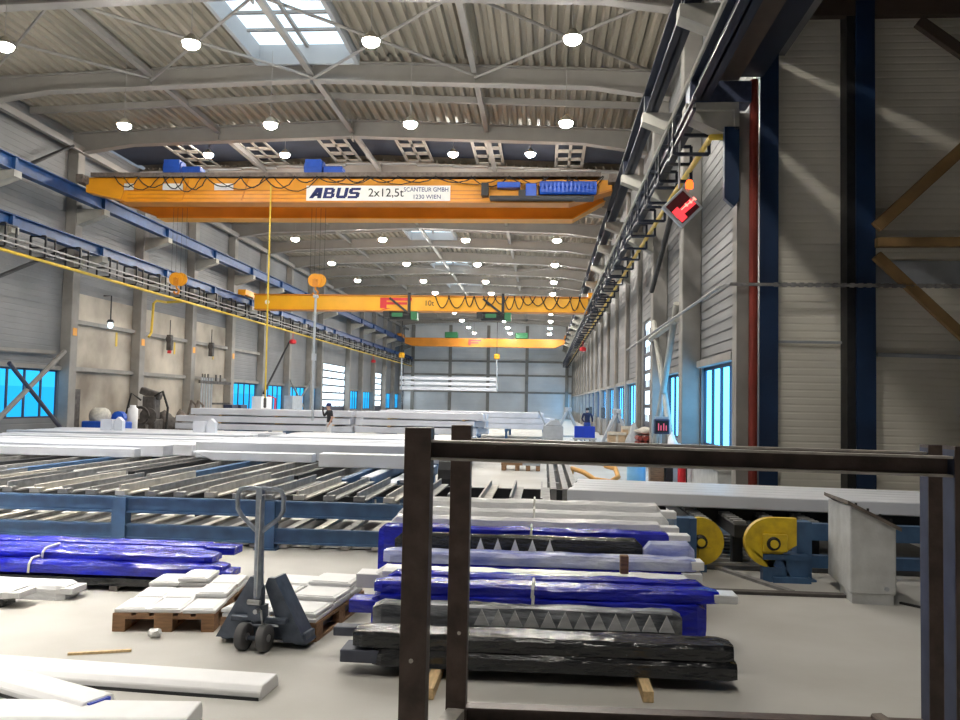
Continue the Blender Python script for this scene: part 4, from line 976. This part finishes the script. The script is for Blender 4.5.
J=dict(pelvis=(0,0,.93),waist=(0,.01,1.08),chest=(0,-.01,1.30),neck=(0,-.03,1.47),jaw=(0,-.055,1.55),head=(0,-.045,1.64),crown=(0,-.035,1.70),nose=(0,-.135,1.60),
 shl=(.19,0,1.42),ell=(.27,.03,1.15),wrl=(.27,-.08,.93),hal=(.27,-.12,.85), shr=(-.19,0,1.42),elr=(-.27,-.14,1.20),wrr=(-.16,-.24,1.44),har=(-.11,-.22,1.53),
 hil=(.10,0,.88),knl=(.12,-.02,.48),anl=(.13,.03,.08),tol=(.14,-.14,.035),hir=(-.10,0,.88),knr=(-.12,-.03,.48),anr=(-.13,.03,.08),tor=(-.14,-.14,.035))
E=[('pelvis','waist'),('waist','chest'),('chest','neck'),('neck','jaw'),('jaw','head'),('head','crown'),('head','nose'),('chest','shl'),('shl','ell'),('ell','wrl'),('wrl','hal'),('chest','shr'),('shr','elr'),('elr','wrr'),('wrr','har'),
 ('pelvis','hil'),('hil','knl'),('knl','anl'),('anl','tol'),('pelvis','hir'),('hir','knr'),('knr','anr'),('anr','tor')]
Rr=dict(pelvis=(.15,.11),waist=(.14,.10),chest=(.165,.115),neck=.058,jaw=.07,head=.092,crown=.07,nose=.018,shl=.072,ell=.047,wrl=.034,hal=.03,shr=.072,elr=.047,wrr=.034,har=.03,hil=.10,knl=.065,anl=.045,tol=.04,hir=.10,knr=.065,anr=.045,tor=.04)
def mf1(c):
    if c.z>1.46 and abs(c.x)<.11 and c.y>-.22: return 0
    if c.z<.97 and abs(c.x)<.23: return 2 if c.z>.12 else 3
    if abs(c.x)>.2 and c.z<1.22 and c.x>0: return 0
    if c.y<-.17 and c.z>1.3 and c.x<-.06: return 3
    return 1
def hand(t,c,dirs,m='skin'):
    b=MB()
    for k,(dx,l) in enumerate(((-.027,.07),(-.009,.08),(.009,.075),(.027,.06))):
        b.tube([(c[0]+dx,c[1],c[2]),(c[0]+dx*1.1,c[1]-.01,c[2]+dirs*l*.6),(c[0]+dx*1.1,c[1]-.035,c[2]+dirs*l)],[.010,.009,.007],6)
    b.tube([(c[0]-.03,c[1],c[2]-dirs*.03),(c[0]-.055,c[1]-.02,c[2]),(c[0]-.05,c[1]-.035,c[2]+dirs*.025)],[.011,.010,.008],6)
    return b.build('fingers',m,t,True)
p1=person('worker in dark shirt, cap and white trousers raising one hand to his face',(-8.72,34.2,0),-1.0,J,E,Rr,mf1,['skin','cloth_k','cloth_w','rubber'])
b=MB(); b.lathe((0,-.035,1.62),[(.108,0),(.112,.05),(.09,.11),(.04,.135)],14); b.prism([(-.085,-.12),(.085,-.12),(.06,-.22),(-.06,-.22)],'z',1.635,1.65); b.build('cap','cap',p1,True)
hand(p1,(.27,-.125,.85),-1); hand(p1,(-.11,-.22,1.54),1,'rubber')
b=MB(); b.bx(-.145,-.075,-.262,-.248,1.52,1.65); b.build('phone','rubber',p1)
J2=dict(J); J2.update(elr=(-.26,-.06,1.15),wrr=(-.22,-.22,1.02),har=(-.2,-.28,1.0),wrl=(.24,-.2,1.0),hal=(.2,-.27,.99))
def mf2(c):
    if c.z>1.49 and abs(c.x)<.11: return 0
    if c.y<-.235 and c.z<1.1 and c.z>.8: return 0
    if c.z<.97 and abs(c.x)<.23: return 2 if c.z>.12 else 3
    return 1
p2=person('worker in navy workwear standing between the two trestles, seen from behind',(2.25,44.5,0),PI-.3,J2,E,Rr,mf2,['skin','cloth_b','cloth_b2','rubber'])
b=MB(); b.lathe((0,-.035,1.60),[(.098,0),(.108,.05),(.09,.11),(.04,.135)],14); b.build('hair','rubber',p2,True)
hand(p2,(.2,-.275,.985),-1); hand(p2,(-.2,-.285,.995),-1)

# ------------------------------------------------------------------ right-hand work area
def trestle(x,y,label,h=1.55):
    t=thing('a_frame_trestle',label,'trestle',(x,y,0),.15)
    for s,n in ((-1,'leg'),(1,'leg')):
        b=MB(); b.beam((s*.75,0,0),(s*.06,0,h),.14,.10); b.build(n,'greyb',t)
    b=MB(); b.bx(-.15,.15,-.12,.12,h,h+.2); b.lathe((0,-.13,h+.10),[(.08,-.05),(.08,.05)],12,'y'); b.build('winch_head','greyb',t,bevel=.02)
    b=MB(); b.bx(-.5,.5,-.03,.03,.45,.53); b.build('stretcher','greyb',t)
trestle(1.05,37.5,'grey A-frame trestle beside the end of the far white beams'); trestle(2.75,32.5,'grey A-frame trestle near the wall with the downpipe')
def crate(x,y,z,w,d,h,m,label,name='storage_crate',cat='crate',lid=True):
    t=thing(name,label,cat,(x,y,z))
    b=MB(); b.bx(-w/2,w/2,-d/2,-d/2+.03,0,h); b.bx(-w/2,w/2,d/2-.03,d/2,0,h); b.bx(-w/2,-w/2+.03,-d/2+.03,d/2-.03,0,h); b.bx(w/2-.03,w/2,-d/2+.03,d/2-.03,0,h); b.bx(-w/2+.03,w/2-.03,-d/2+.03,d/2-.03,0,.03); b.build('crate_body',m,t)
    b=MB(); b.bx(-w/2-.02,w/2+.02,-d/2-.02,d/2+.02,h-.06,h-.02) if False else b.bx(-w/2+.04,w/2-.04,-d/2+.04,d/2-.04,h*.6,h-.04); b.build('contents','filmlight' if m=='crate' else 'sack',t)
    return t
b=MB(); b.bx(1.15,1.9,31.6,32.4,.0,.06); b.bx(1.15,1.25,31.6,32.4,.06,.6); b.bx(1.8,1.9,31.6,32.4,.06,.6); b.bx(1.1,1.95,31.55,32.45,.6,.66); tag(b.build('work_bench','greyb'),'low grey work bench carrying the blue crate','bench')
crate(1.52,32,.661,.75,.5,.42,'crate','bright blue plastic crate with pale contents on the grey bench')
b=MB(); b.bx(.0,.75,32.5,33.1,0,1.05); b.prism([(.05,1.05),(.7,1.05),(.55,1.3),(.25,1.25)],'y',32.5,33.1); tag(b.build('grey_cabinet','greyb',bevel=.02),'pale grey machine box beside the blue crate','cabinet')
b=MB(); b.tube([(-.1,34,0),(.05,34,1.1),(-.2,34,1.6)],.04,6); b.tube([(.05,34,1.1),(.4,34,.9)],.03,6); tag(b.build('pipe_stand','greyb'),'thin bent pipe stand left of the A-frame trestle','stand')
for k,(x,y,w,h,m,l) in enumerate(((2.55,30.2,.6,.95,'tan','cardboard box beside the second trestle'),(3.0,30.4,.5,1.15,'tan','taller cardboard box next to the sacks'))):
    t=thing('cardboard_box',l,'box',(x,y,0)); b=MB(); b.bx(-w/2,w/2,-.25,.25,0,h); b.build('carton',m,t,bevel=.01); b=MB(); b.bx(-w/2-.02,w/2+.02,-.28,-.25,h-.1,h); b.bx(-.04,.04,-.262,-.25,.05,h); b.build('flap','sack',t)
def sackpile(x,y,z,r,h,m,label,name='sack',cat='sack'):
    rnd=random.Random(int(x*100)); bm=bmesh.new(); bmesh.ops.create_icosphere(bm,subdivisions=3,radius=1)
    for v in bm.verts:
        q=1+.10*math.sin(5*v.co.x+3*v.co.z)+.06*rnd.uniform(-1,1); v.co=Vector((v.co.x*r*q,v.co.y*r*.8*q,(v.co.z*.5+.5)*h*q)); v.co.z=max(0,v.co.z)
    me=bpy.data.meshes.new(name); bm.to_mesh(me); bm.free(); me.materials.append(M[m])
    for p in me.polygons: p.use_smooth=True
    o=bpy.data.objects.new(name,me); COL.objects.link(o); o.location=(x,y,z); return tag(o,label,cat)
sackpile(3.0,28.0,0,.32,1.25,'greyb','tall grey covered bundle standing before the wall with the downpipe','covered_bundle','bundle')
b=MB()
for i in range(4):
    for j in range(4): b.lathe((3.25+.17*(i%4)-.25,27.6,.35+.17*j),[(.07,-.7),(.08,-.7),(.08,.7),(.07,.7)],8,'y')
b.bx(2.9,3.65,27.0,28.2,0,.27); tag(b.build('pipe_pile','pipeR'),'pile of red-brown pipe ends near the grey covered bundle','pipes')
sackpile(3.3,27.6,.95,.38,.25,'sack','pale sack lying on the red-brown pipe pile')
t=thing('readout_box','dark readout box with pink digits on the wall with the downpipe','display',(2.98,21.9,1.18))
b=MB(); b.bx(-.19,.19,-.1,.1,0,.38); b.build('housing','frameblue',t,bevel=.02); b=MB(); b.bx(-.16,.16,-.112,-.1,.05,.33); b.build('screen','inkblk',t)
b=MB()
for k in range(2): b.bx(-.1+.13*k,-.075+.13*k,-.12,-.11,.09,.27); b.bx(-.04+.13*k,-.015+.13*k,-.12,-.11,.09,.22)
b.build('digits','ledpink',t); b=MB(); b.lathe((-.02,0,.0),[(.03,0),(.03,-.98),(.18,-1.0),(.25,-1.18),(.0001,-1.18)],12) ; b.build('stand','greyb',t); b=MB(); b.tube([(.0,0,.38),(.0,.0,1.0)],.02,6); b.bx(-.16,.16,-.04,.04,.38,.44); b.build('antenna','greyb',t)
sackpile(3.05,20.2,0,.28,1.15,'slab','white plastic-covered lump beside the readout box','covered_bundle','bundle')
b=MB(); b.lathe((2.1,19.5,0),[(.2,0),(.21,.1),(.21,.85),(.18,.9),(.05,.92)],16); tag(b.build('drum','cyan',None,True),'light blue drum visible under the rack rail','drum')
b=MB(); b.bx(2.42,2.72,19.5,19.9,0,.95); tag(b.build('storage_box','wood',bevel=.01),'brown box next to the light blue drum','box')
b=MB(); b.bx(2.75,2.92,19.5,19.9,0,.9); tag(b.build('storage_box','black',bevel=.01),'narrow black box next to the red extinguisher','box')
t=thing('fire_extinguisher','red fire extinguisher standing by the wall with the downpipe','extinguisher',(3.0,18.8,0))
b=MB(); b.lathe((0,0,0),[(.085,0),(.09,.03),(.09,.62),(.05,.72),(.03,.74)],14); b.build('cylinder','red',t,True); b=MB(); b.bx(-.03,.03,-.06,.06,.74,.8); b.tube([(0,-.05,.76),(.08,-.1,.6),(.09,-.1,.2)],.014,6); b.build('valve','black',t)
b=MB(); b.bx(3.2,3.68,16.0,19.4,0,.72); b.bx(3.1,3.68,15.9,19.5,.72,.78); tag(b.build('low_cabinet','pedest',bevel=.01),'low pale cabinet along the wall below the cyan window','cabinet')
b=MB(); b.tube([(.65,20.8,.05),(.7,20.6,.35),(.95,20.2,.30),(1.2,19.9,.16),(1.55,19.9,.12),(1.75,20.1,.22),(1.72,20.5,.38),(1.5,20.8,.42)],.06,8); tag(b.build('hose','hose',None,True),'looped orange hose behind the wide white beams','hose')
# box pallet far mid
t=thing('stillage_box','brown and grey box pallet on the open floor behind the rack','box',(-.62,24.2,0))
b=MB(); b.bx(-.55,.05,-.3,.3,.15,.5); b.build('wood_side','wood',t); b=MB(); b.bx(.05,.55,-.3,.3,.15,.5); b.build('grey_side','greyb',t)
for x in (-.48,-.1,.2,.48):
    b=MB(); b.bx(x-.06,x+.06,-.3,.3,0,.15); b.build('foot','wood',t)

# ------------------------------------------------------------------ objects along the beige wall
t=thing('welding_unit','blue machine with a pale hood at the stained plaster wall','machine',(-17.3,32.75,0))
b=MB(); b.bx(-.9,.8,-.4,.4,.25,.85); b.build('body','hoistblue',t,bevel=.04); b=MB(); b.lathe((-.35,0,1.05),[(.05,-.3),(.34,-.25),(.34,.25),(.05,.3)],14,'y'); b.build('hood','sack',t,True); b=MB(); b.lathe((.45,0,1.0),[(.05,-.2),(.26,-.15),(.26,.15)],12,'y'); b.build('blower','hoistblue',t)
for x in (-.7,.6):
    b=MB(); b.bx(x-.1,x+.1,-.35,.35,0,.25); b.build('foot','black',t)
b=MB(); b.lathe((-16.85,33.85,0),[(.2,0),(.2,1.35),(.12,1.42),(.12,1.5)],14); tag(b.build('gas_canister','slab',None,True),'white upright canister beside the blue machine','canister')
t=thing('grinding_machine','tall grimy machine with hoses against the stained plaster wall','machine',(-17.05,35.85,0))
b=MB(); b.bx(-.4,.4,-.4,.4,0,.9); b.bx(-.25,.3,-.3,.3,.9,1.9); b.rbx((.0,0,2.0),(.9,.4,.3),0,0,.3); b.build('body','grime',t,bevel=.04); b=MB(); b.lathe((.1,-.42,1.0),[(.1,-.05),(.38,-.03),(.38,.05)],16,'y'); b.build('flywheel','grime',t); b=MB(); b.tube([(.3,-.3,1.9),(.7,-.4,2.1),(.95,-.4,1.4),(.9,-.4,.4)],.05,8); b.tube([(-.3,-.3,1.7),(-.7,-.4,2.0),(-.9,-.4,1.1)],.04,8); b.build('hose','rubber',t)
b=MB()
for r,z in ((.34,.6),(.38,.72),(.36,.84)): b.tube([(-16.9+r*math.cos(a*.5),34.6,1.05+r*math.sin(a*.5)) for a in range(13)],.045,6,False)
b.bx(-17.2,-16.6,34.5,34.75,0,.68); tag(b.build('hose_reel','grime'),'coiled dark hose on a low stand between canister and grimy machine','hose reel')
sackpile(-16.8,36.9,0,.55,1.15,'grime','dark heap of covered scrap beside the grimy machine','covered_heap','heap')
sackpile(-16.6,38.1,0,.45,1.2,'plate','brown drooping tarpaulin heap near the end of the white beam stack','covered_heap','heap')
for k,(y,l) in enumerate(((39.6,'nearest the tarpaulin'),(40.4,'nearer the tool rack'))):
    b=MB(); b.tube([(-16.3,y-.5,0),(-16.6,y,1.5),(-17.0,y+.4,1.7),(-17.2,y+.5,1.0)],.06,7); tag(b.build('bent_pipe','plate'),'bent rusty pipe leaning at the plaster wall, %s'%l,'pipe')
b=MB(); b.bx(XL+.01,XL+.08,31.7,32.6,0,2.1); d=struct(b.build('door_9','grime'))
# vertical tool rack
t=thing('tool_rack','rack of upright grey pipes with pegs on the plaster wall','rack',(-17.6,44.2,0))
for k in range(5):
    b=MB(); b.tube([(0,-1.6+.33*k,0),(0,-1.6+.33*k,2.9)],.05,6); b.build('upright_pipe','greyb',t)
b=MB(); b.bx(-.05,.05,-1.9,2.4,2.6,2.75); b.bx(-.05,.05,-.2,2.4,1.5,1.6); b.build('cross_bar','grime',t)
b=MB()
for y in (-1.5,-1.2,-.8,.3,.9): b.bx(-.03,.03,y-.04,y+.04,2.75,3.1)
b.build('peg','grime',t)
for k,(y,w,l) in enumerate(((45.6,.9,'nearer the tool rack'),(47.0,1.0,'beside the concrete column'))):
    b=MB(); b.bx(-17.4,-16.9,y-w/2,y+w/2,.9,1.5); b.bx(-17.35,-16.95,y-w/2+.05,y+w/2-.05,0,.9); tag(b.build('tool_chest','frameblue',bevel=.02),'blue-grey tool chest on a stand, %s'%l,'chest')
b=MB(); b.bx(-17.6,-17.0,50.2,52.2,0,2.0); tag(b.build('white_cabinet','slab',bevel=.02),'white cabinet under the small cyan windows','cabinet')
b=MB(); b.tube([(-16.95,52.6,.2),(-16.95,52.7,1.9),(-17.2,52.2,2.05)],.06,6); tag(b.build('red_hose','red'),'red hose hanging beside the white cabinet','hose')
b=MB(); b.bx(-17.6,-17.0,56.6,59.0,0,2.1); tag(b.build('grey_locker','greyb',bevel=.02),'grey locker between the small cyan windows','locker')
t=thing('wall_lamp','lit round wall lamp hanging on the stained plaster wall','lamp',(XL+.35,34.2,5.15))
b=MB(); b.lathe((0,0,-.35),[(.02,-.12),(.09,-.09),(.11,0),(.09,.1),(.04,.16)],12); b.build('globe','lens_dim' if 'lens_dim' in M else 'gatepane',t,True); b=MB(); b.tube([(0,0,-.2),(0,0,.9),(-.34,0,.9)],.03,6); b.lathe((0,0,-.2),[(.16,-.02),(.1,.1)],10); b.build('bracket','black',t)
for k,(y,z,l) in enumerate(((40.0,4.4,'with a red tip in the second plaster bay'),(45.2,4.4,'in the third plaster bay'))):
    t=thing('hanging_hoist','small dark hanging hose winder %s'%l,'hose winder',(XL+.3,y,z)); b=MB(); b.rbx((0,0,.1),(.24,.24,.75)); b.lathe((0,-.14,.25),[(.05,-.05),(.16,-.03),(.16,.05)],10,'y'); b.build('winder','grime',t,bevel=.04)
    b=MB(); b.tube([(0,0,.4),(0,0,1.2)],.02,5); b.build('hanger','black',t)
    if k==0: b=MB(); b.lathe((0,0,-.42),[(.1,0),(.1,.14)],8); b.build('red_tip','red',t)
for k,(y) in enumerate((LC[1],LC[2],LC[3],LC[4])):
    b=MB(); b.bx(XL+.422,XL+.44,y-.14,y+.14,4.15,4.45); tag(b.build('column_tag','orange'),'small orange tag on the %s concrete column of the plaster bays'%ORD[k],'tag','orange column tags')
for k,y in enumerate((35.4,40.7,41.2,46.2)):
    b=MB(); b.bx(XL+.002,XL+.02,y-.08,y+.08,4.0,4.6); tag(b.build('wall_mark','pipeY'),'small yellow wall mark, %s along the plaster bays'%ORD[k],'mark','yellow wall marks')
# right-wall small items
for k,y in enumerate((46,58)):
    b=MB(); b.bx(3.05,3.24,y-.15,y+.15,1.2,1.75); tag(b.build('switch_box','grime'),'small dark switch box on the downpipe wall, %s from the trestles'%ORD[k],'box')
b=MB(); b.tube([(-2.6,38.9,1.68),(-1.0,38.9,1.45)],.06,6)
# ------------------------------------------------------------------ world, camera, render
w=bpy.data.worlds.new('World'); SC.world=w; w.use_nodes=True
w.node_tree.nodes['Background'].inputs['Color'].default_value=(.65,.75,.9,1); w.node_tree.nodes['Background'].inputs['Strength'].default_value=.3

f=850.; r=.0198
vx,vy=544-480,404-360
ux=vx*math.cos(r)+vy*math.sin(r); uy=-vx*math.sin(r)+vy*math.cos(r)
pitch=math.atan(uy/f); yaw=math.atan2(ux*math.cos(pitch),f)
fwd=Vector((-math.sin(yaw)*math.cos(pitch),math.cos(yaw)*math.cos(pitch),math.sin(pitch)))
rt0=Vector((math.cos(yaw),math.sin(yaw),0)); up0=rt0.cross(fwd)
rt=rt0*math.cos(r)+up0*math.sin(r); up=-rt0*math.sin(r)+up0*math.cos(r)
cam=bpy.data.cameras.new('Camera'); co=bpy.data.objects.new('Camera',cam); COL.objects.link(co)
cam.sensor_width=36; cam.lens=36*f/960; cam.clip_end=300
Mx=Matrix((( rt.x,up.x,-fwd.x,0),(rt.y,up.y,-fwd.y,0),(rt.z,up.z,-fwd.z,1.88),(0,0,0,1))); co.matrix_world=Mx
SC.camera=co
vs=SC.view_settings; vs.view_transform='Standard'; vs.look='None'; vs.exposure=.14; vs.gamma=1; vs.use_curve_mapping=False
cy=SC.cycles; cy.max_bounces=6; cy.diffuse_bounces=4; cy.glossy_bounces=3; cy.use_denoising=True; cy.use_light_tree=True; cy.sample_clamp_indirect=6; cy.caustics_reflective=False; cy.caustics_refractive=False
